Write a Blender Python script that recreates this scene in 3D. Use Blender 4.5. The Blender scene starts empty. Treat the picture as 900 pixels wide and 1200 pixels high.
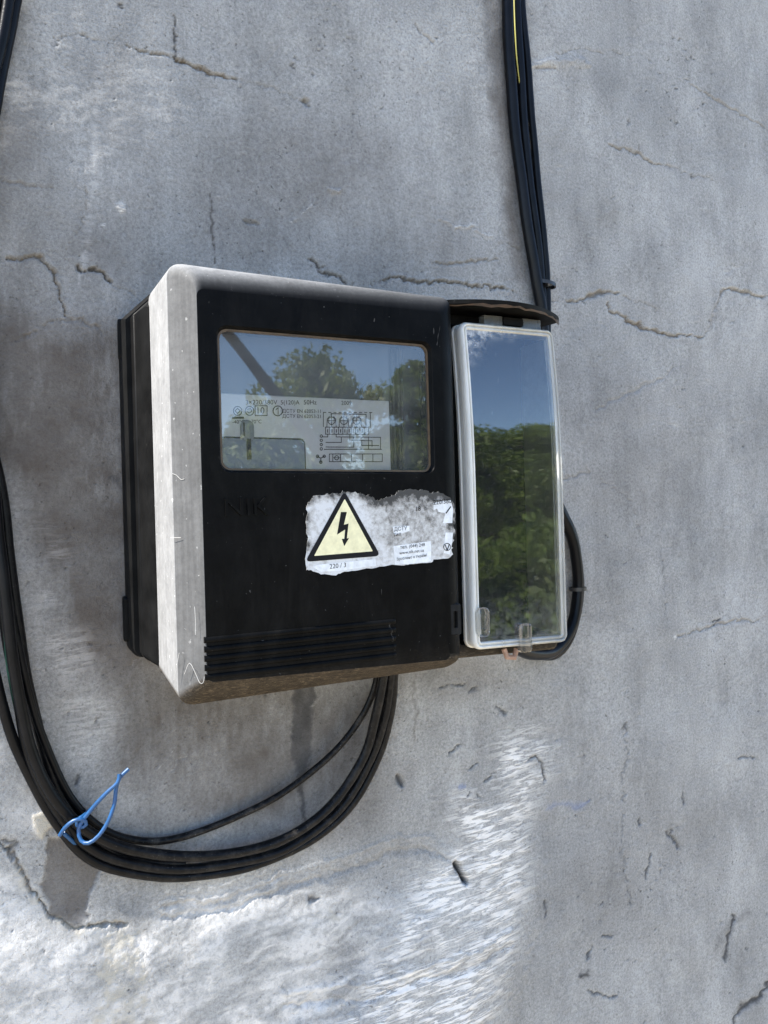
import bpy, bmesh, math, random
import numpy as np
from mathutils import Matrix, Vector

random.seed(7)
rng = np.random.default_rng(7)
S = bpy.context.scene
COL = S.collection

# ------------------------------------------------------------------ camera, sky, sun, exposure
D = 0.60                      # metres from the lens to the wall
CZ = 1.35                     # lens height above the ground
F = 900.0
ROLL = 0.028
YAW = math.radians(28)
cam_d = bpy.data.cameras.new('camera')
cam = bpy.data.objects.new('camera', cam_d)
COL.objects.link(cam)
S.camera = cam
cam_d.sensor_fit = 'HORIZONTAL'
cam_d.sensor_width = 26.0
cam_d.lens = 26.0
cam_d.clip_start = 0.02
cam_d.clip_end = 2000
fw = Vector((math.sin(YAW), math.cos(YAW), 0))
rt0 = Vector((math.cos(YAW), -math.sin(YAW), 0))
up0 = Vector((0, 0, 1))
rt = rt0 * math.cos(ROLL) - up0 * math.sin(ROLL)
up = up0 * math.cos(ROLL) + rt0 * math.sin(ROLL)
m = Matrix((rt, up, -fw)).transposed().to_4x4()
m.translation = Vector((0, -D, CZ))
cam.matrix_world = m

SUN_EL, SUN_OUT = 52.0, 0.3   # elevation; degrees in front of the wall plane
w = bpy.data.worlds.new('World')
S.world = w
w.use_nodes = True
nt = w.node_tree
bg = nt.nodes['Background']
sky = nt.nodes.new('ShaderNodeTexSky')
sky.sky_type = 'NISHITA'
sky.sun_disc = False
sky.sun_elevation = math.radians(SUN_EL)
sky.sun_rotation = math.radians(270 - SUN_OUT)
sky.air_density = 0.85
sky.dust_density = 0.05
sky.ozone_density = 3.0
nt.links.new(sky.outputs[0], bg.inputs[0])
bg.inputs[1].default_value = 0.13
sd = bpy.data.lights.new('sun', 'SUN')
sd.energy = 4.2
sd.angle = math.radians(0.5)
sd.color = (1.0, 0.95, 0.87)
sun = bpy.data.objects.new('sun', sd)
COL.objects.link(sun)
ce, so = math.cos(math.radians(SUN_EL)), math.radians(SUN_OUT)
sdir = Vector((-ce * math.cos(so), -ce * math.sin(so), math.sin(math.radians(SUN_EL))))
sun.rotation_euler = sdir.to_track_quat('Z', 'Y').to_euler()
sun.location = sdir * 20

S.view_settings.view_transform = 'Standard'
S.view_settings.look = 'None'
S.view_settings.gamma = 1.0
S.view_settings.use_curve_mapping = False
S.view_settings.exposure = 1.78
S.cycles.max_bounces = 8
S.cycles.transparent_max_bounces = 12

# ------------------------------------------------------------------ measuring helpers
CR, SR = math.cos(ROLL), math.sin(ROLL)
K, SH, XR = 0.20, -0.014, 0.2     # the box hangs a touch askew


def ray(px, py):
    u, v = px - 450, py - 600
    r, d = u * CR - v * SR, u * SR + v * CR
    return fw * F + rt0 * r - up0 * d


def at(px, py, h=0.0):
    """the place on a plane h metres in front of the wall that is seen at this spot of the photograph"""
    R = ray(px, py)
    return Vector((0, -D, CZ)) + R * ((D - h) / R.y)


def A(px, py, h):
    """the same in the upright frame of the meter box: x, z"""
    p = at(px, py, h)
    dx = p.x - XR
    return p.x, (p.z - CZ - SH * dx) / (1 + K * dx)


def fix(v):
    x, y, z = v
    dx = x - XR
    return Vector((x, y, CZ + z * (1 + K * dx) + SH * dx))


# ------------------------------------------------------------------ object helpers
def tag(o, label=None, cat=None, group=None, kind=None):
    for k, v in (('label', label), ('category', cat), ('group', group), ('kind', kind)):
        if v:
            o[k] = v
    return o


def empty(name, loc, label, cat, group=None):
    o = bpy.data.objects.new(name, None)
    COL.objects.link(o)
    o.location = loc
    o.empty_display_size = 0.05
    return tag(o, label, cat, group)


ORIG = {}


class MB:
    def __init__(self):
        self.v, self.f, self.a = [], [], {}

    def add(self, vs, fs, **attrs):
        o = len(self.v)
        self.v += [tuple(q) for q in vs]
        self.f += [tuple(i + o for i in f) for f in fs]
        for k, vals in attrs.items():
            self.a.setdefault(k, {}).update({o + i: x for i, x in enumerate(vals)})
        return o

    def box(self, x0, x1, y0, y1, z0, z1):
        self.add([(x0, y0, z0), (x1, y0, z0), (x1, y1, z0), (x0, y1, z0), (x0, y0, z1), (x1, y0, z1), (x1, y1, z1), (x0, y1, z1)],
                 [(0, 3, 2, 1), (4, 5, 6, 7), (0, 1, 5, 4), (1, 2, 6, 5), (2, 3, 7, 6), (3, 0, 4, 7)])

    def loft(self, rings, cap0=False, cap1=False, closed=True, attrs=None):
        n = len(rings[0])
        vs = [p for r in rings for p in r]
        fs = []
        for i in range(len(rings) - 1):
            for j in range(n if closed else n - 1):
                k = (j + 1) % n
                fs.append((i * n + j, i * n + k, (i + 1) * n + k, (i + 1) * n + j))
        if cap0:
            fs.append(tuple(range(n))[::-1])
        if cap1:
            fs.append(tuple(range((len(rings) - 1) * n, len(rings) * n)))
        self.add(vs, fs, **(attrs or {}))

    def tube(self, pts, rad, sides=12, cap=True, dust=None, wob=0.0):
        P = [Vector(p) for p in pts]
        n = len(P)
        rads = rad if isinstance(rad, (list, tuple)) else [rad] * n
        rings = []
        T0 = (P[1] - P[0]).normalized()
        N = T0.orthogonal().normalized()
        for i in range(n):
            T = (P[min(i + 1, n - 1)] - P[max(i - 1, 0)]).normalized()
            N = (N - T * N.dot(T)).normalized()
            B = T.cross(N)
            rr = rads[i] * (1 + wob * random.uniform(-1, 1))
            rings.append([P[i] + (N * math.cos(2 * math.pi * k / sides) + B * math.sin(2 * math.pi * k / sides)) * rr for k in range(sides)])
        at_ = {}
        if dust is not None:
            at_['dust'] = [d for d in dust for _ in range(sides)]
        self.loft(rings, cap, cap, attrs=at_)

    def build(self, name, mat, parent=None, boxframe=False, smooth=True, angle=35, recalc=True):
        V = [fix(q) if boxframe else Vector(q) for q in self.v]
        org = Vector((0, 0, 0))
        if parent is not None:
            org = ORIG[parent.name]
        me = bpy.data.meshes.new(name)
        me.from_pydata([q - org for q in V], [], self.f)
        for k, d in self.a.items():
            at_ = me.attributes.new(k, 'FLOAT', 'POINT')
            arr = np.zeros(len(self.v), np.float32)
            for i, x in d.items():
                arr[i] = x
            at_.data.foreach_set('value', arr)
        if recalc:
            bm = bmesh.new()
            bm.from_mesh(me)
            bmesh.ops.recalc_face_normals(bm, faces=bm.faces)
            bm.to_mesh(me)
            bm.free()
        if smooth:
            me.polygons.foreach_set('use_smooth', [True] * len(me.polygons))
            me.set_sharp_from_angle(angle=math.radians(angle))
        me.materials.append(mat)
        o = bpy.data.objects.new(name, me)
        COL.objects.link(o)
        if parent is not None:
            o.parent = parent
            ORIG[o.name] = org
        return o


def rring(x0, x1, z0, z1, r, h, n=6):
    """a ring with rounded corners, h in front of the wall"""
    out = []
    rs = r if isinstance(r, (list, tuple)) else [r] * 4
    for (cx, cz, a0, q) in ((x1, z1, 0, rs[0]), (x0, z1, 90, rs[1]), (x0, z0, 180, rs[2]), (x1, z0, 270, rs[3])):
        sx = -1 if a0 in (0, 270) else 1
        sz = -1 if a0 in (0, 90) else 1
        for i in range(n + 1):
            a = math.radians(a0 + 90 * i / n)
            out.append((cx + sx * q + q * math.cos(a), -h, cz + sz * q + q * math.sin(a)))
    return out


def sring(x0, x1, z0, z1, r, h, m_=14):
    """rounded ring with extra points up both sides"""
    R0 = rring(x0, x1, z0, z1, r, h)
    out = []
    for i, p in enumerate(R0):
        out.append(p)
        if i in (13, 27):
            q = R0[(i + 1) % 28]
            out += [tuple(p[k] + (q[k] - p[k]) * j / m_ for k in range(3)) for j in range(1, m_)]
    return out


def bow(P):
    """the lid and its frame curve back towards the wall near the top"""
    return [(x, y + 0.0068 * (max(0.0, z - 0.025) / 0.11) ** 2, z) for x, y, z in P]


def spline(pts, step=0.006):
    P = [Vector(p) for p in pts]
    P = [P[0] * 2 - P[1]] + P + [P[-1] * 2 - P[-2]]
    out = []
    for i in range(1, len(P) - 2):
        p0, p1, p2, p3 = P[i - 1:i + 3]
        n = max(2, int((p2 - p1).length / step))
        for k in range(n):
            t = k / n
            out.append(0.5 * ((2 * p1) + (p2 - p0) * t + (2 * p0 - 5 * p1 + 4 * p2 - p3) * t * t + (3 * p1 - p0 - 3 * p2 + p3) * t ** 3))
    out.append(P[-2])
    return out


# ------------------------------------------------------------------ materials
class Mat:
    def __init__(self, name):
        self.m = bpy.data.materials.new(name)
        self.m.use_nodes = True
        self.t = self.m.node_tree
        self.b = self.t.nodes['Principled BSDF']
        self.out = self.t.nodes['Material Output']

    def n(self, typ, **kw):
        x = self.t.nodes.new(typ)
        for k, v in kw.items():
            if k.startswith('i_'):
                key = k[2:]
                x.inputs[int(key) if key.isdigit() else key.replace('_', ' ')].default_value = v
            else:
                setattr(x, k, v)
        return x

    def L(self, a, b):
        self.t.links.new(a, b)

    def coord(self, scale=(1, 1, 1), rot=(0, 0, 0)):
        g = self.n('ShaderNodeNewGeometry')
        mp = self.n('ShaderNodeMapping')
        mp.inputs['Scale'].default_value = scale
        mp.inputs['Rotation'].default_value = rot
        self.L(g.outputs['Position'], mp.inputs[0])
        return mp.outputs[0]

    def noise(self, scale, detail=4, rough=0.6, vec=None, dist=0.0):
        x = self.n('ShaderNodeTexNoise')
        x.inputs['Scale'].default_value = scale
        x.inputs['Detail'].default_value = detail
        x.inputs['Roughness'].default_value = rough
        x.inputs['Distortion'].default_value = dist
        self.L(vec if vec is not None else self.coord(), x.inputs['Vector'])
        return x.outputs[0]

    def ramp(self, fac, stops):
        x = self.n('ShaderNodeValToRGB')
        cr = x.color_ramp
        while len(cr.elements) < len(stops):
            cr.elements.new(0.5)
        for e, (p, c) in zip(cr.elements, stops):
            e.position = p
            e.color = (c, c, c, 1) if isinstance(c, (int, float)) else (*c, 1)
        self.L(fac, x.inputs[0])
        return x.outputs[0]

    def math(self, op, a, b=None, clamp=False):
        x = self.n('ShaderNodeMath', operation=op, use_clamp=clamp)
        for i, q in enumerate((a, b)):
            if q is None:
                continue
            if isinstance(q, (int, float)):
                x.inputs[i].default_value = q
            else:
                self.L(q, x.inputs[i])
        return x.outputs[0]

    def mix(self, fac, a, b, blend='MIX'):
        x = self.n('ShaderNodeMix', data_type='RGBA', blend_type=blend)
        for s, q in ((0, fac), (6, a), (7, b)):
            if isinstance(q, (int, float)):
                x.inputs[s].default_value = q
            elif isinstance(q, tuple):
                x.inputs[s].default_value = (*q, 1)
            else:
                self.L(q, x.inputs[s])
        return x.outputs[2]

    def attr(self, name):
        return self.n('ShaderNodeAttribute', attribute_name=name).outputs['Fac']

    def bump(self, height, strength, dist):
        x = self.n('ShaderNodeBump')
        x.inputs['Strength'].default_value = strength
        x.inputs['Distance'].default_value = dist
        self.L(height, x.inputs['Height'])
        self.L(x.outputs[0], self.b.inputs['Normal'])
        return x

    def set(self, **kw):
        for k, v in kw.items():
            s = self.b.inputs[k.replace('_', ' ')]
            if isinstance(v, tuple):
                s.default_value = (*v, 1)
            elif isinstance(v, (int, float)):
                s.default_value = v
            else:
                self.L(v, s)
        return self


def mat_plain(name, c, rough=0.5, var=0.25, scale=60, bump=0.0, spec=None):
    M = Mat(name)
    k = M.ramp(M.noise(scale), [(0.3, tuple(x * (1 - var) for x in c)), (0.7, tuple(min(1, x * (1 + var)) for x in c))])
    M.set(Base_Color=k, Roughness=rough)
    if spec is not None:
        M.b.inputs['Specular IOR Level'].default_value = spec
    if bump:
        M.bump(M.noise(scale * 4), bump, 0.001)
    return M.m


def mat_plaster():
    M = Mat('grey_plaster')
    big = M.noise(3.2, 5, 0.62)
    mid = M.noise(16, 6, 0.65, M.coord((1, 1, 0.55)))
    vert = M.noise(120, 4, 0.65, M.coord((1, 1, 0.12)), 0.8)
    fine = M.noise(1100, 3, 0.75)
    grain = M.noise(420, 5, 0.75)
    blot = M.noise(7.5, 6, 0.7, M.coord((1, 1, 0.7)), 0.5)
    c = M.ramp(big, [(0.22, (0.262, 0.257, 0.248)), (0.5, (0.320, 0.313, 0.299)), (0.80, (0.375, 0.366, 0.347))])
    c = M.mix(0.5, c, M.ramp(blot, [(0.3, 0.30), (0.5, 0.5), (0.72, 0.63)]), 'OVERLAY')
    c = M.mix(0.7, c, M.ramp(mid, [(0.28, 0.30), (0.5, 0.5), (0.75, 0.68)]), 'OVERLAY')
    c = M.mix(0.22, c, M.ramp(vert, [(0.3, 0.36), (0.7, 0.62)]), 'OVERLAY')
    c = M.mix(0.75, c, M.ramp(grain, [(0.30, 0.25), (0.5, 0.5), (0.70, 0.70)]), 'OVERLAY')
    c = M.mix(0.5, c, M.ramp(fine, [(0.28, 0.28), (0.5, 0.5), (0.72, 0.70)]), 'OVERLAY')
    pitn = M.noise(330, 2, 0.5, None, 0.4)
    pits = M.math('MULTIPLY', M.ramp(pitn, [(0.27, 1.0), (0.325, 0.0)]), M.ramp(M.noise(9, 3, 0.6), [(0.42, 0.1), (0.62, 1.0)]))
    c = M.mix(M.math('MULTIPLY', pits, 0.75), c, (0.07, 0.068, 0.066))
    # brown dirt and painted shade, soot, painted sunlight and pale marks, rusty cracks, blue paint
    dirt_shade_n = M.math('MULTIPLY', M.attr('dirt'), M.ramp(M.noise(24, 6, 0.7), [(0.2, 0.55), (0.7, 1.0)]), True)
    c = M.mix(dirt_shade_n, c, (0.090, 0.074, 0.061))
    rot = M.n('ShaderNodeMapping')
    rot.inputs['Rotation'].default_value = (0, math.radians(2), 0)
    M.L(M.coord(), rot.inputs[0])
    stv = M.n('ShaderNodeMapping')
    stv.inputs['Scale'].default_value = (44, 1, 330)
    M.L(rot.outputs[0], stv.inputs[0])
    streak = M.noise(1.0, 5, 0.62, stv.outputs[0], 0.9)
    flake = M.noise(310, 5, 0.7, None, 0.6)
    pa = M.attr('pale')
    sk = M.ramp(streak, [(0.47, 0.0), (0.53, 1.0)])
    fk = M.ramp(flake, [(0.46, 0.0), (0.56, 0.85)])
    # the stronger the pale tone, the fewer gaps in it
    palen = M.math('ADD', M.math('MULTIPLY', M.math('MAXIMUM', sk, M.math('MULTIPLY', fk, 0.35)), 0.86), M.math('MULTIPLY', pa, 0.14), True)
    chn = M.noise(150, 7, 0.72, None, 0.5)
    chk = M.math('MULTIPLY', M.attr('chalky'), M.ramp(chn, [(0.38, 0.30), (0.54, 0.80)]), True)  # chalky also carries the low sunlit area painted as pale flakes
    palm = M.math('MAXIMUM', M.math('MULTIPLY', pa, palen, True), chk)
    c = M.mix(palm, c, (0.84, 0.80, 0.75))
    c = M.mix(M.math('MULTIPLY', M.attr('cream'), 0.9, True), c, (0.50, 0.455, 0.37))
    c = M.mix(M.attr('rust'), c, (0.105, 0.078, 0.05))
    c = M.mix(M.attr('soot'), c, (0.028, 0.028, 0.03))
    c = M.mix(M.attr('blue'), c, (0.10, 0.17, 0.38))
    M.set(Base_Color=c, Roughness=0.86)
    M.b.inputs['Specular IOR Level'].default_value = 0.3
    hsum = M.math('ADD', M.math('MULTIPLY', M.noise(420, 5, 0.7), 0.6), M.math('MULTIPLY', M.noise(110, 4, 0.6), 0.9))
    hsum = M.math('ADD', hsum, M.math('MULTIPLY', vert, 0.35))
    hsum = M.math('ADD', hsum, M.math('SUBTRACT', M.math('MULTIPLY', grain, 0.9), M.math('MULTIPLY', pits, 1.2)))
    hsum = M.math('ADD', hsum, M.math('ADD', M.math('MULTIPLY', M.math('MULTIPLY', pa, palen, True), 0.45), M.math('MULTIPLY', chk, 0.14)))
    M.bump(hsum, 0.8, 0.0011)
    return M.m


def mat_black_plastic(name, base=0.0030, rough=0.40):
    M = Mat(name)
    sc = M.ramp(M.noise(46, 5, 0.65), [(0.35, base * 0.7), (0.7, base * 1.6)])
    # weathered, chalked faces with scratches and painted-in sunlight; 'dust' is dry dirt caught on the lower bevel
    streak = M.noise(420, 4, 0.7, M.coord((1, 1, 0.035)))
    blot = M.noise(60, 5, 0.65)
    scr = M.noise(230, 2, 0.5, M.coord((1.0, 1.0, 0.12), (0, 0.25, 0)), 1.4)
    ck = M.mix(0.68, M.ramp(streak, [(0.25, 0.13), (0.75, 0.38)]), M.ramp(blot, [(0.25, 0.15), (0.75, 0.31)]))
    scrm = M.ramp(scr, [(0.70, 0.0), (0.76, 1.0)])
    ck = M.mix(M.math('MULTIPLY', scrm, 0.7), ck, (0.42, 0.42, 0.42))
    wsp = M.ramp(M.noise(300, 2, 0.5), [(0.72, 0.0), (0.75, 1.0)])
    ck = M.mix(wsp, ck, (0.55, 0.55, 0.54))
    chm = M.math('MULTIPLY', M.attr('chalk_sun'), M.ramp(M.noise(330, 5, 0.7), [(0.25, 0.78), (0.6, 1.0)]), True)
    c = M.mix(chm, sc, ck)
    fib = M.noise(520, 5, 0.75, M.coord((0.22, 1, 1)), 2.2)
    dc = M.ramp(fib, [(0.3, (0.022, 0.017, 0.012)), (0.54, (0.058, 0.047, 0.035)), (0.70, (0.18, 0.14, 0.095)), (0.8, (0.42, 0.36, 0.27))])
    dm = M.math('MULTIPLY', M.attr('dust'), M.ramp(M.noise(75, 5, 0.7), [(0.25, 0.55), (0.55, 1.0)]), True)
    c = M.mix(dm, c, dc)
    film = M.ramp(M.noise(34, 6, 0.72, M.coord((1.6, 1, 0.35)), 0.8), [(0.48, 0.0), (0.78, 1.0)])
    c = M.mix(M.math('MULTIPLY', film, 0.035), c, (0.14, 0.13, 0.115))
    sc2 = M.ramp(M.noise(120, 2, 0.5, M.coord((1, 1, 0.25), (0, 0.9, 0)), 2.5), [(0.745, 0.0), (0.76, 1.0)])
    c = M.mix(M.math('MULTIPLY', sc2, 0.22), c, (0.2, 0.19, 0.18))
    speck = M.ramp(M.noise(520, 2, 0.5), [(0.76, 0.0), (0.785, 1.0)])
    c = M.mix(M.math('MULTIPLY', speck, 0.4), c, (0.16, 0.155, 0.145))
    M.set(Base_Color=c)
    M.b.inputs['Specular IOR Level'].default_value = 0.055
    r = M.math('ADD', M.math('MULTIPLY', M.noise(90, 4, 0.6), 0.2), rough - 0.08)
    r = M.math('ADD', r, M.math('MULTIPLY', M.math('MAXIMUM', chm, dm), 0.4), True)
    M.set(Roughness=r)
    M.bump(M.math('ADD', M.math('MULTIPLY', M.noise(900, 2, 0.6), 0.5), M.math('MULTIPLY', fib, M.math('MULTIPLY', M.attr('dust'), 3.0))), 0.25, 0.0006)
    return M.m


def mat_cable(name, c=(0.0042, 0.0044, 0.0052)):
    M = Mat(name)
    d = M.math('MULTIPLY', M.attr('dust'), M.ramp(M.noise(110, 6, 0.8), [(0.48, 0.02), (0.72, 0.75)]), True)
    k = M.mix(d, M.ramp(M.noise(70), [(0.3, tuple(x * .7 for x in c)), (0.7, tuple(x * 1.4 for x in c))]), (0.085, 0.074, 0.062))
    sp = M.ramp(M.noise(800, 2, 0.5), [(0.70, 0.0), (0.74, 0.5)])
    k = M.mix(M.math('MULTIPLY', sp, M.attr('dust')), k, (0.4, 0.37, 0.33))
    M.set(Base_Color=k, Roughness=M.math('ADD', M.math('MULTIPLY', d, 0.5), 0.3, True))
    M.b.inputs['Specular IOR Level'].default_value = 0.13
    M.bump(M.noise(500, 3, 0.6), 0.2, 0.0005)
    return M.m


def mat_pane(name, ior, dirt_expr, rough=0.012):
    """thin clear plastic: mirror-like by Fresnel, see-through otherwise, with a film of dried dust"""
    M = Mat(name)
    M.t.nodes.remove(M.b)
    tr = M.n('ShaderNodeBsdfTransparent')
    gl = M.n('ShaderNodeBsdfGlossy')
    gl.inputs['Roughness'].default_value = rough
    df = M.n('ShaderNodeBsdfDiffuse')
    df.inputs[0].default_value = (0.55, 0.56, 0.57, 1)
    fr = M.n('ShaderNodeFresnel')
    fr.inputs[0].default_value = ior
    bp = M.n('ShaderNodeBump')
    bp.inputs['Strength'].default_value = 0.10
    bp.inputs['Distance'].default_value = 0.002
    M.L(M.noise(14, 1, 0.4), bp.inputs['Height'])
    M.L(bp.outputs[0], gl.inputs['Normal'])
    m1 = M.n('ShaderNodeMixShader')
    M.L(fr.outputs[0], m1.inputs[0])
    M.L(tr.outputs[0], m1.inputs[1])
    M.L(gl.outputs[0], m1.inputs[2])
    m2 = M.n('ShaderNodeMixShader')
    M.L(dirt_expr(M), m2.inputs[0])
    M.L(m1.outputs[0], m2.inputs[1])
    M.L(df.outputs[0], m2.inputs[2])
    M.L(m2.outputs[0], M.out.inputs[0])
    return M.m


def mat_clear(name, tint=(0.92, 0.92, 0.88), trans=0.5, rough=0.16):
    M = Mat(name)
    k = M.ramp(M.noise(90, 5, 0.7), [(0.3, tuple(x * 0.72 for x in tint)), (0.65, tint)])
    M.set(Base_Color=k, Roughness=rough)
    M.b.inputs['IOR'].default_value = 1.49
    M.b.inputs['Transmission Weight'].default_value = trans
    M.bump(M.noise(300, 3), 0.15, 0.0005)
    return M.m


def mat_rim():
    M = Mat('clear_rim_plastic')
    f = M.attr('frost')
    k = M.ramp(M.noise(120, 5, 0.7, M.coord((1, 1, 0.2))), [(0.3, (0.72, 0.70, 0.64)), (0.65, (0.96, 0.94, 0.87))])
    M.set(Base_Color=k, Roughness=M.math('ADD', M.math('MULTIPLY', f, 0.25), 0.07))
    M.b.inputs['IOR'].default_value = 1.49
    M.set(Transmission_Weight=M.math('SUBTRACT', 0.86, M.math('MULTIPLY', f, 0.52)))
    M.bump(M.noise(300, 3), 0.1, 0.0005)
    return M.m


def mat_sticker():
    M = Mat('dirty_sticker')
    n1 = M.noise(120, 6, 0.75)
    n2 = M.noise(300, 5, 0.75)
    g = M.attr('grime')
    k = M.math('ADD', M.math('MULTIPLY', n1, 0.55), M.math('MULTIPLY', n2, 0.45))
    k = M.math('SUBTRACT', k, M.math('MULTIPLY', M.math('SUBTRACT', 1.0, g), 0.25))
    c = M.ramp(k, [(0.36, (0.58, 0.58, 0.575)), (0.455, (0.43, 0.42, 0.40)), (0.56, (0.20, 0.19, 0.175)), (0.64, (0.035, 0.033, 0.03))])
    M.set(Base_Color=c, Roughness=0.6)
    M.bump(n2, 0.5, 0.0008)
    return M.m


PL = mat_plaster()
WHTP = mat_plain('dusty_thread', (0.42, 0.41, 0.39), 0.8, 0.1)
BLK = mat_black_plastic('weathered_black_plastic')
BLK2 = mat_black_plastic('black_base_plastic', 0.006, 0.45)
CAB = mat_cable('black_cable_sheath')
GREENC = mat_cable('green_cable_sheath', (0.005, 0.028, 0.02))
YEL = mat_plain('yellow_green_insulation', (0.30, 0.275, 0.06), 0.45)
BLUE = mat_plain('blue_wire_insulation', (0.008, 0.062, 0.175), 0.4, 0.2, 200)
TIE = mat_plain('black_nylon', (0.012, 0.012, 0.013), 0.4)
INK = mat_plain('black_ink', (0.008, 0.008, 0.009), 0.6, 0.25, 60, 0.0, 0.15)
INKG = mat_plain('faded_ink', (0.010, 0.011, 0.014), 0.6)
CREAM = mat_plain('pale_yellow_print', (0.74, 0.68, 0.42), 0.6, 0.12, 220)
PLATE = mat_plain('pale_grey_meter_plastic', (0.80, 0.82, 0.83), 0.5, 0.06, 30)
PLATE2 = mat_plain('dim_grey_meter_plastic', (0.10, 0.115, 0.135), 0.45, 0.1, 30)
DARKIN = mat_plain('dark_inner_plastic', (0.010, 0.011, 0.013), 0.5, 0.3)
BRASS = mat_plain('olive_seal_metal', (0.10, 0.10, 0.05), 0.4, 0.3, 300)
TRIM = mat_plain('brown_gasket', (0.07, 0.045, 0.022), 0.5, 0.4, 200)
RUSTM = mat_plain('rusty_visor_edge', (0.028, 0.013, 0.006), 0.5, 0.8, 260)
CLEAR = mat_clear('clear_dusty_plastic', (0.95, 0.93, 0.84), 0.58, 0.10)
CLEARD = mat_clear('dull_clear_plastic', (0.34, 0.35, 0.34), 0.75, 0.2)
CLEARX = mat_clear('glossy_clear_plastic', (0.97, 0.97, 0.94), 0.96, 0.03)
STK = mat_sticker()
PANE_W = mat_pane('window_pane_plastic', 2.15, lambda M: M.ramp(M.noise(40, 5, 0.7), [(0.3, 0.02), (0.75, 0.09)]), 0.018)


def lid_dirt(M):
    g = M.attr('haze')
    a = M.math('MULTIPLY', g, M.ramp(M.noise(210, 5, 0.75), [(0.40, 0.0), (0.62, 1.0)]))
    return M.math('ADD', a, M.ramp(M.noise(900, 3, 0.7), [(0.5, 0.012), (0.75, 0.07)]), True)


PANE_L = mat_pane('lid_pane_plastic', 2.35, lid_dirt, 0.028)

# ------------------------------------------------------------------ the wall, modelled as one dense relief
_tabs = {}


def vnoise(x, z, seed):
    if seed not in _tabs:
        _tabs[seed] = np.random.default_rng(seed).random((256, 256)).astype(np.float32)
    t = _tabs[seed]
    xi, zi = np.floor(x).astype(np.int64), np.floor(z).astype(np.int64)
    fx, fz = (x - xi).astype(np.float32), (z - zi).astype(np.float32)
    fx, fz = fx * fx * (3 - 2 * fx), fz * fz * (3 - 2 * fz)
    a, b = t[xi & 255, zi & 255], t[(xi + 1) & 255, zi & 255]
    c, d = t[xi & 255, (zi + 1) & 255], t[(xi + 1) & 255, (zi + 1) & 255]
    return (a + (b - a) * fx) * (1 - fz) + (c + (d - c) * fx) * fz


def fbm(x, z, seed, oct=4, gain=0.5):
    s, a, tot = 0, 1.0, 0
    for i in range(oct):
        s = s + a * (vnoise(x * 2 ** i + 17.3 * i, z * 2 ** i + 5.1 * i, seed + i) - 0.5)
        tot += a
        a *= gain
    return s / tot * 2


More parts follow.
